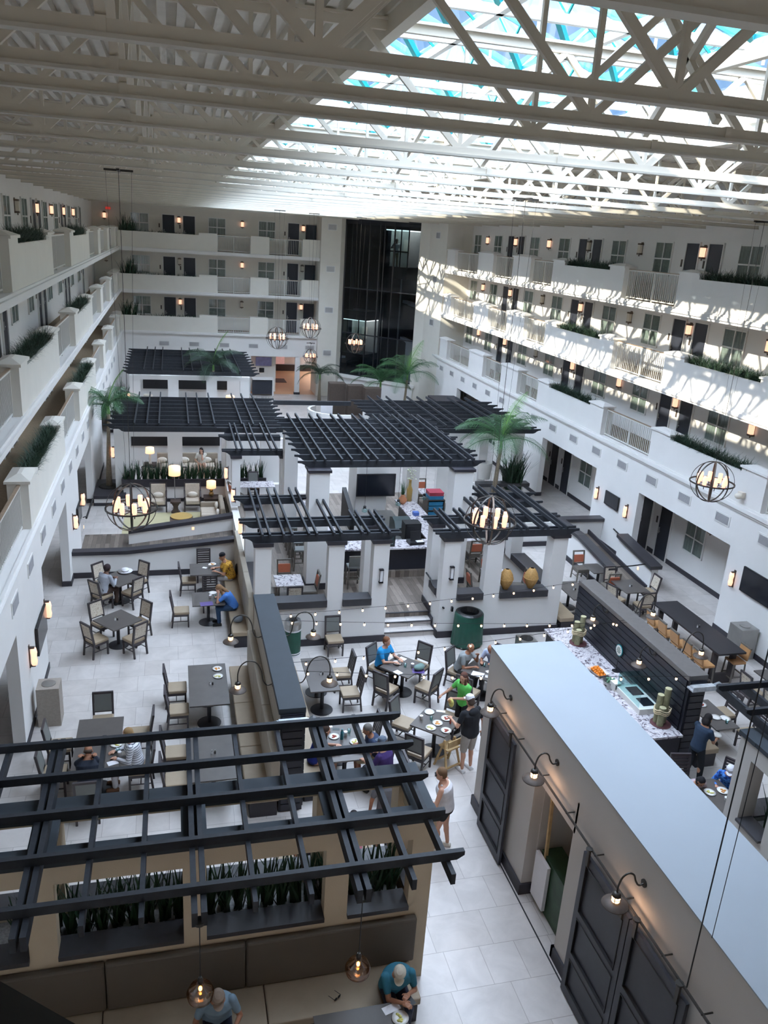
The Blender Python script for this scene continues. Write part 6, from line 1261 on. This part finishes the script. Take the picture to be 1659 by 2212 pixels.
def person(label, x, y, deg, pose='sit', z=0, seat=.48, lean=.1, lean2=.15, hands=((-.18, .38, .8), (.18, .38, .8)), skin='light', shirt='808080', sleeve='short', pants='333a48', leg='long', shoes='2a2a2a', hair='5a4636', hs='short', hat=None, hatc='e6e6e8', brim=1, s=1.0, heavy=1.0, look=(0, 0), knees=None, vox=.009, feet=None, tank=False, pat=None):
    t = thing('person', (x, y, z), math.radians(deg - 90), label, 'person'); t.scale = (s, s, s)
    if isinstance(hands, str): hands = {'table': ((-.2, .42, .79), (.2, .42, .79)), 'side': ((-.3, .05, .8), (.3, .05, .8))}[hands]
    hipz = seat + .1 if pose == 'sit' else .93
    hip = Vector((0, 0, hipz)); a1 = lean; a2 = lean + lean2
    d1 = Vector((0, math.sin(a1), math.cos(a1))); d2 = Vector((0, math.sin(a2), math.cos(a2)))
    def sp(tt): return hip + d1 * tt if tt < .22 else hip + d1 * .22 + d2 * (tt - .22)
    def su(tt): return d1 if tt < .22 else d2
    prof = [(-.09, .12, .1), (-.02, .165, .12), (.08, .155, .115), (.18, .145, .105), (.3, .165, .115), (.4, .18, .115), (.46, .17, .095), (.5, .1, .07), (.56, .055, .055)]
    def torso(off=0, t0=-.09, t1=.56, neck=True):
        L_ = []
        for tt, rx, ry in prof:
            if tt < t0 - .001 or tt > t1 + .001: continue
            h_ = heavy if tt < .45 else 1
            L_.append((sp(tt), rx * h_ + off, ry * (h_ ** 1.6) + off, su(tt)))
        return L_
    sh = [sp(.45) + Vector((sg * .175 * (heavy ** .5), 0, 0)) for sg in (-1, 1)]
    hn = sp(.56); hl = rot_about(Vector((0, math.sin(a2 + look[1]), math.cos(a2 + look[1]))), 'Z', 0)
    # head frame
    Rz = Matrix.Rotation(look[0], 3, 'Z'); Rx = Matrix.Rotation(-(a2 * .6 + look[1]), 3, 'X'); HR = Rz @ Rx
    hc = hn + HR @ Vector((0, .015, .1)); H_ = lambda v: hc + HR @ Vector(v)
    def hball(mb, c, r, n=14, m=10):
        k = len(mb.v); mb.ball((0, 0, 0), r, n, m)
        for i in range(k, len(mb.v)): mb.v[i] = tuple(H_(Vector(mb.v[i]) + Vector(c)))
    body = MB(); rings(body, torso()); cap_(body, sp(.5), hn + HR @ Vector((0, 0, .04)), .056, .052)
    hball(body, (0, -.005, .03), (.076, .095, .1)); hball(body, (0, .025, -.045), (.056, .065, .065)); hball(body, (0, .1, -.01), (.013, .02, .02), 8, 6); hball(body, (-.077, 0, -.005), (.012, .022, .032), 8, 6); hball(body, (.077, 0, -.005), (.012, .022, .032), 8, 6); hball(body, (0, .088, -.055), (.022, .012, .008), 8, 6)
    elb, wr = [], []
    for i, sg in enumerate((-1, 1)):
        w_ = Vector(hands[i]); S_ = sh[i]; L1, L2 = .29, .26; v = w_ - S_; D = min(v.length, L1 + L2 - .01); vn = v.normalized(); w_ = S_ + vn * D
        a_ = (L1 * L1 - L2 * L2 + D * D) / (2 * D); h_ = math.sqrt(max(0, L1 * L1 - a_ * a_)); pole = Vector((sg * .55, -.35, -1)); pole = (pole - vn * pole.dot(vn)).normalized(); E_ = S_ + vn * a_ + pole * h_
        elb.append(E_); wr.append(w_); cap_(body, S_, E_, .05, .04); cap_(body, E_, w_, .038, .026)
        d = (w_ - E_).normalized(); d = (d + Vector((0, 0, -.15))).normalized(); sd_ = d.cross(Vector((0, 0, 1))); sd_ = sd_.normalized() if sd_.length > .1 else Vector((1, 0, 0)); n_ = sd_.cross(d) * -1
        if n_.z > 0: n_ = -n_
        cap_(body, w_, w_ + d * .05, .026, .03); body.obox(w_ + d * .02, d, .078, .03, .07)
        for q in range(4):
            b0 = w_ + d * .08 + sd_ * (q - 1.5) * .0215; l_ = (.036, .042, .04, .032)[q]; b1 = b0 + (d + n_ * .25).normalized() * l_; b2 = b1 + (d * .6 + n_ * .8).normalized() * l_ * .85; body.tube([b0 - d * .015, b0, b1, b2], [.0095, .0095, .009, .0075], 8); body.ball(b2, .0075, 6, 4)
        tb = w_ + d * .03 - sd_ * sg * .035 * (1 if sd_.x > 0 else -1); t1 = tb + (d * .6 - sd_ * sg * .7 * (1 if sd_.x > 0 else -1)).normalized() * .035; t2 = t1 + (d + n_ * .2).normalized() * .03; body.tube([tb, t1, t2], [.013, .011, .009], 8); body.ball(t2, .009, 6, 4)
    kn, an = [], []
    for i, sg in enumerate((-1, 1)):
        hj = hip + Vector((sg * .09, 0, -.02))
        if pose == 'sit': K_ = hip + Vector((sg * .12, .43, -.02)); A_ = Vector((sg * .12, .40 if not feet else feet[i], .1))
        else: fo = (feet or (0, 0))[i]; K_ = Vector((sg * .1, .03 + fo * .6, .5)); A_ = Vector((sg * .11, fo, .09))
        kn.append(K_); an.append(A_); cap_(body, hj, K_, .082 * heavy, .056); cap_(body, K_, A_ + Vector((0, 0, .02)), .054, .036); body.ball((K_.x, K_.y - .02, (K_.z + A_.z) / 2 + .08), (.052, .052, .11), 12, 8)
        cap_(body, A_ + Vector((0, -.02, -.045)), A_ + Vector((0, .14, -.055)), .038, .03)
    remeshed(body, 'body', SK[skin], t, vox)
    # clothing
    if shirt:
        c = MB()
        if tank: rings(c, torso(.014, -.02, .46)); 
        else: rings(c, torso(.016, -.09, .5))
        if tank:
            for sg in (-1, 1): cap_(c, sp(.4) + Vector((sg * .08, .06, 0)), sp(.5) + Vector((sg * .09, 0, -.01)), .03, .026); cap_(c, sp(.38) + Vector((sg * .08, -.07, 0)), sp(.5) + Vector((sg * .09, 0, -.01)), .03, .026)
        else:
            for i in (0, 1):
                k_ = elb[i] if sleeve == 'long' else sh[i].lerp(elb[i], .62); cap_(c, sh[i], k_, .066, .056)
                if sleeve == 'long': cap_(c, elb[i], elb[i].lerp(wr[i], .88), .054, .038)
        o = remeshed(c, 'shirt', pat or cloth(shirt), t, vox + .003, 3)
        if leg == 'skirt':
            c = MB(); rings(c, torso(.02, -.09, .18)); 
            for i in (0, 1): cap_(c, hip + Vector((0, .02, 0)), kn[i] + Vector((0, 0, .02)), .12, .085)
            remeshed(c, 'skirt', cloth(shirt), t, vox + .003, 5)
    if leg != 'skirt':
        c = MB(); rings(c, torso(.012, -.09, .1))
        for i, sg in enumerate((-1, 1)):
            hj = hip + Vector((sg * .09, 0, -.02))
            if leg == 'brief': cap_(c, hj, hj.lerp(kn[i], .35), .1 * heavy, .092)
            else:
                cap_(c, hj, kn[i] if leg == 'long' else hj.lerp(kn[i], .95), .096 * heavy, .078)
                if leg == 'long': cap_(c, kn[i], an[i] + Vector((0, 0, .03)), .072, .058)
        remeshed(c, 'trousers' if leg == 'long' else 'shorts', cloth(pants), t, vox + .003, 3)
    for i in (0, 1):
        c = MB(); A_ = an[i]; cap_(c, A_ + Vector((0, -.03, -.05)), A_ + Vector((0, .15, -.055)), .043, .036); c.box(A_.x - .042, A_.x + .042, A_.y - .07, A_.y + .18, A_.z - .09, A_.z - .05); remeshed(c, 'shoe', cloth(shoes), t, .01, 3)
    # eyes, hair, hat
    e = MB()
    for sg in (-1, 1): hball(e, (sg * .03, .084, .015), (.012, .007, .006), 8, 6)
    e.build('eyes', 'black', t)
    if hair:
        c = MB()
        if hs == 'bald': hball(c, (0, -.035, -.005), (.08, .072, .05)); hball(c, (-.05, -.02, .0), (.03, .06, .04)); hball(c, (.05, -.02, .0), (.03, .06, .04))
        else:
            hball(c, (0, -.022, .052), (.085, .098, .092)); hball(c, (0, -.045, -.0), (.082, .07, .085))
            if hs == 'bun': hball(c, (0, -.04, .03), (.1, .1, .1))
            if hs == 'mid': hball(c, (0, -.07, -.04), (.09, .06, .1)); hball(c, (-.06, -.02, -.05), (.03, .05, .09)); hball(c, (.06, -.02, -.05), (.03, .05, .09))
            if hs == 'long':
                for k in range(5): hball(c, (0, -.075 - k * .008, -.03 - k * .06), (.09 - k * .004, .05, .07))
                for sg in (-1, 1):
                    for k in range(4): hball(c, (sg * .07, -.0 + k * .012, -.03 - k * .055), (.026, .04, .05))
        remeshed(c, 'hair', cloth(hair), t, .009, 3)
    if hat:
        c = MB(); k = len(c.v); c.lathe([(.088, 0), (.09, .03), (.078, .075), (.045, .1), (.01, .108)], (0, 0, 0), 20)
        br = [(.072 * math.cos(a), .07 + .085 * math.sin(a) if brim else 0) for a in [PI * i / 10 for i in range(11)]]
        if hat == 'cap':
            c.prism(br, -.004, .006)
        for i in range(k, len(c.v)): v = Vector(c.v[i]); c.v[i] = tuple(H_((v.x, v.y * 1.1 - .012 if v.z > .007 or abs(v.y) < .1 and v.y < .06 else v.y * 1.1 - .01, v.z + .052)))
        o = c.build('cap' if hat == 'cap' else 'beanie', cloth(hatc), t, smooth=False)
    return t, dict(sp=sp, su=su, H=H_, wr=wr, hip=hip)
# patterned cloths
ramp_mat('cloth_yellow_print', [(.38, '#6b4520'), (.44, '#c9922e'), (.6, '#d6a53c'), (.66, '#8a5a22')], 14, .85, 3)
ramp_mat('cloth_blue_camo', [(.36, '#173a7a'), (.46, '#2f6bd0'), (.55, '#5fa2ee'), (.66, '#1c4a9c')], 12, .8, 3)
def stripes():
    m, n, b, l = nodes('cloth_stripes'); tcx = n.nodes.new('ShaderNodeTexCoord'); w = n.nodes.new('ShaderNodeTexWave'); w.bands_direction = 'Z'; w.inputs['Scale'].default_value = 6.5; r = n.nodes.new('ShaderNodeValToRGB'); r.color_ramp.interpolation = 'CONSTANT'
    r.color_ramp.elements[0].color = lin('#5a5f6e'); r.color_ramp.elements[1].position = .16; r.color_ramp.elements[1].color = lin('#dfe0e6'); l.new(tcx.outputs['Object'], w.inputs['Vector']); l.new(w.outputs['Fac'], r.inputs['Fac']); l.new(r.outputs['Color'], b.inputs['Base Color']); b.inputs['Roughness'].default_value = .85; return m
stripes()
TB = 'table'
p, k = person('person with dark bun, grey sweatshirt and black shoulder strap at the left', -2.1, 22.74, 45, shirt='a3a7b0', sleeve='long', pants='4a3a34', hair='2d2024', hs='bun', skin='dark', lean=.2, lean2=.25, hands=((-.05, .45, .82), (.12, .42, .84)), heavy=1.1)
MB().tube([k['sp'](.46) + Vector((-.12, -.1, 0)), k['sp'](.3) + Vector((0, -.15, 0)), k['sp'](.05) + Vector((.15, -.1, 0)), k['sp'](.1) + Vector((.15, .1, 0)), k['sp'](.47) + Vector((-.1, .09, 0))], .014, 6).build('strap', 'black', p)
p, k = person('person in a black beanie and yellow leaf-print top with white trousers on the bench', 1.6, 23.5, 180, seat=.47, shirt='c9922e', pat=MT['cloth_yellow_print'], sleeve='short', pants='d6d4d6', hair=None, hat='beanie', hatc='1b1b22', skin='mid', lean=.25, lean2=.15, hands=((-.2, .42, .8), (.15, .45, .78)), heavy=1.3)
tag(MB().ball((1.83, 23.7, .68), (.07, .14, .19), 12, 8).build('backpack', 'black'), 'black bag on the bench behind the person in yellow', 'bag')
person('person with long blond hair in a blue T-shirt and jeans on the bench', 1.55, 21.35, 180, seat=.47, shirt='4f86d6', pants='2c4564', hair='8f6e4e', hs='long', skin='light', lean=.4, lean2=.3, hands=((-.1, .42, 1.0), (.05, .42, .82)), look=(0, .3), heavy=1.1)
p, k = person('bald person in a navy T-shirt seen from behind with both hands at the head', -1.7, 13.72, 90, shirt='18202f', pants='1f2937', hair='4a3c34', hs='bald', skin='tan', lean=.3, lean2=.2, hands=((-.11, .24, 1.12), (.11, .24, 1.12)), look=(0, .35), heavy=1.2, vox=.008)
tx = MB()
for j, (w, zz, h_) in enumerate(((.2, .33, .022), (.24, .295, .012), (.15, .26, .008))):
    xx = -w / 2; rnd = random.Random(j)
    while xx < w / 2 - .01:
        lw = .014 if j == 0 else .009; c = k['sp'](zz) + k['su'](zz).cross(Vector((1, 0, 0))) * 0; bk_ = Vector((0, -math.cos(.5), math.sin(.5))) * (.115 * 1.34 + .022); c = k['sp'](zz) + bk_
        if abs(xx) > .02 or j: tx.obox(Vector((xx, c.y, c.z)), Vector((1, 0, 0)), .004, h_, lw)
        xx += lw * 1.35
tx.build('lettering', 'napkin', p)
person('blond person in a white top with grey stripes at the bald person\'s table', -.86, 14.38, 180, shirt='dfe0e6', pat=MT['cloth_stripes'], sleeve='long', pants='cfcdd2', hair='9a7c56', hs='mid', skin='light', lean=.12, lean2=.12, hands=((-.15, .35, .78), (.12, .4, .78)), heavy=1.15, shoes='6b4a36')
person('person with short brown hair in a turquoise T-shirt at the cornerwise table', 4.98, 17.55, 311, shirt='1f8fce', pants='1c1c24', hair='7a4f35', hs='short', skin='light', lean=.12, lean2=.1, hands=((-.1, .48, .84), (.12, .46, .82)), heavy=1.1)
person('greying person in a grey polo shirt with one hand raised towards the mouth', 6.95, 17.1, 311, shirt='8d9294', pants='3a3c42', hair='5d5550', hs='bald', skin='tan', lean=.3, lean2=.1, hands=((-.02, .44, 1.06), (.18, .46, .82)), heavy=1.15)
person('bald person in a pale blue shirt half hidden behind the kitchen block corner', 7.88, 17.1, 221, shirt='b9c4e0', pants='3a3c42', hair='6a5f58', hs='bald', skin='tan', lean=.35, lean2=.2, hands=((-.15, .42, .82), (.15, .46, .8)), look=(0, .3))
p, k = person('standing person with long brown hair in a bright green top holding a snack bag', 6.28, 15.05, 205, 'stand', shirt='5fc25c', pants='1a1a1f', hair='5e3b30', hs='long', skin='light', s=.97, lean=.05, lean2=.05, hands=((.05, .3, 1.08), (.45, .3, .95)), look=(.1, .15))
MB().ball((0, .4, 1.02), (.075, .05, .11), 12, 8).build('snack_bag', 'food_b', p, smooth=True); MB().ball((.02, .43, 1.06), (.05, .03, .06), 10, 6).build('snacks', 'basket', p)
p, k = person('standing person in a black hoodie, grey shorts and white cap seen from behind', 5.98, 13.78, 110, 'stand', shirt='15181f', sleeve='short', pants='a39d96', leg='short', shoes='e4e4e6', hair='4a3c34', hs='short', hat='cap', hatc='d9d9e0', skin='light', s=1.05, heavy=1.15, lean=.03, lean2=.12, hands=((-.28, .3, 1.15), (.34, -.02, .82)), look=(0, .2), vox=.008)
hd = MB(); hd.ball(k['sp'](.5) + Vector((0, -.1, -.02)), (.13, .08, .09), 16, 10); remeshed(hd, 'hood', cloth('15181f'), p, .01)
MB().ball(k['wr'][1] + Vector((0, 0, -.1)), (.03, .05, .06), 10, 6).build('wallet', 'black', p)
p, k = person('standing person with tied-back blond hair, sunglasses and a white tank top over black shorts', 4.72, 11.6, 150, 'stand', shirt='dcdbe0', tank=True, pants='16181c', leg='brief', shoes='d8d4cc', hair='6e543c', hs='short', skin='light', s=1.03, heavy=1.12, hands=((-.2, .36, 1.2), (.28, -.05, .85)), look=(.3, .05), feet=(.12, -.08), vox=.008)
e = MB(); e.tube([k['H']((-.05, .094, .018)), k['H']((.05, .094, .018))], .014, 8); e.build('sunglasses', 'black', p)
person('person in a royal blue dress on the bench side of the family table', 2.66, 13.95, 0, seat=.47, shirt='1d2f86', leg='skirt', hair='3a2a22', hs='long', skin='light', lean=.25, lean2=.15, hands=((-.05, .46, .8), (.2, .44, .8)), shoes='4a3a30')
person('grey-haired bearded person in a navy T-shirt and khaki shorts at the family table', 3.98, 13.85, 180, shirt='2c3a56', pants='a89a7e', leg='short', hair='6e6a66', hs='short', skin='tan', lean=.25, lean2=.15, hands=((-.1, .44, .8), (.15, .4, .78)), look=(0, .15), heavy=1.15)
person('person in a purple T-shirt and grey cap, back to the camera', 4.02, 13.2, 130, shirt='38245e', pants='2c2f38', hair='4a3c34', hs='short', hat='cap', hatc='5c6878', skin='light', lean=.15, lean2=.12, hands=TB, heavy=1.1)
person('grey-haired person in a grey and purple shirt seen through the near pergola opening', 2.1, 11.35, -90, seat=.45, shirt='4d4560', pants='2c2f38', hair='6a5a50', hs='short', skin='tan', lean=.2, lean2=.1, look=(0, .25), hands=((-.15, .35, .7), (.15, .35, .7)))
person('dark-haired child in pink seen through the near pergola opening', 2.95, 11.35, 90, seat=.45, shirt='d987a0', pants='3a3a44', hair='1f1a1c', hs='mid', skin='light', s=.9, hands=((-.15, .35, .7), (.15, .35, .7)))
person('standing person in khaki shorts seen through the near pergola opening', 3.62, 11.75, 90, 'stand', shirt='6a6a70', pants='a8987e', leg='short', hair='4a3c34', skin='tan', hands='side')
tag(B(1.6, 3.3, 11.15, 11.6, 0, .44).build('booth_bench', 'leather'), 'tan bench under the two people behind the near pergola', 'bench')
person('person in a teal T-shirt and cream cap eating at the bottom table', 2.92, 8.48, -90, seat=.47, shirt='2f6f84', pants='2c3346', hair='6b5a4c', hs='short', hat='cap', hatc='c9c2b2', skin='tan', lean=.35, lean2=.25, hands=((-.1, .42, .82), (.02, .56, .85)), look=(-.35, .25), heavy=1.2, vox=.006)
person('person in a pale blue T-shirt and brown cap cut off by the bottom edge', .42, 8.45, -90, seat=.47, shirt='7f97a8', pants='2c3346', hair='6b5a4c', hs='short', hat='cap', hatc='8d7d70', skin='tan', lean=.22, lean2=.2, hands=TB, look=(0, .3), heavy=1.15, vox=.006)
p, k = person('standing person with dark hair in navy carrying a plate of food', 10.75, 12.6, 15, 'stand', shirt='26384e', pants='14181f', hair='1f1a1c', hs='mid', skin='mid', s=.98, lean=.1, lean2=.12, hands=((-.02, .38, 1.08), (.12, .42, 1.08)), look=(0, .2), feet=(-.1, .12))
o = bpy.data.objects.new('plate', PM); COL.objects.link(o); o.location = (11.22, 12.68, 1.09); tag(o, 'white plate held by the standing person in navy', 'plate')
person('child in a white cap and top with blue camouflage sleeves at the right family table', 10.9, 11.7, 225, shirt='4a84d8', pat=MT['cloth_blue_camo'], sleeve='long', pants='3a3f4a', hair='2a201c', hs='short', hat='cap', hatc='e2e2ea', skin='mid', s=.93, lean=.3, lean2=.2, hands=TB, look=(0, .2))
person('dark-haired child bent over the right family table', 10.05, 11.75, -95, shirt='b9a6ac', pants='3a3f4a', hair='17151a', hs='mid', skin='mid', s=.85, lean=.35, lean2=.3, hands=TB, look=(0, .3))
person('small child in pink at the right frame edge', 11.2, 10.75, 180, seat=.62, shirt='d98a90', pants='8a8a92', hair='6a4a34', hs='short', skin='light', s=.7, hands=((-.2, .3, .85), (.2, .3, .85)))
person('person with long dark hair in a white top sitting on the lounge sofa', 1.2, 36.35, -90, seat=.46, shirt='d8d2c6', pants='c9a58c', leg='brief', hair='1c181a', hs='long', skin='light', lean=.1, lean2=.15, hands=((-.02, .2, 1.05), (.15, .25, .65)), look=(-.3, .2), shoes='c9a58c')
lc = P0 + d_ * Lg * .77 + n_ * 1.0 if False else None
dd = (P1 - P0).normalized(); nn = Vector((-dd.y, dd.x, 0)); nn = nn if nn.y > 0 else -nn; lc = P0 + dd * (P1 - P0).length * .62 + nn * .75
person('person in a white polo shirt and tan trousers riding in the upper glass lift', lc.x, lc.y, -100, 'stand', z=9.0, shirt='e4e4e6', pants='a8936c', hair='1f1c1c', hs='short', skin='dark', s=1.02, hands=((-.28, .1, .85), (.2, .22, 1.15)))
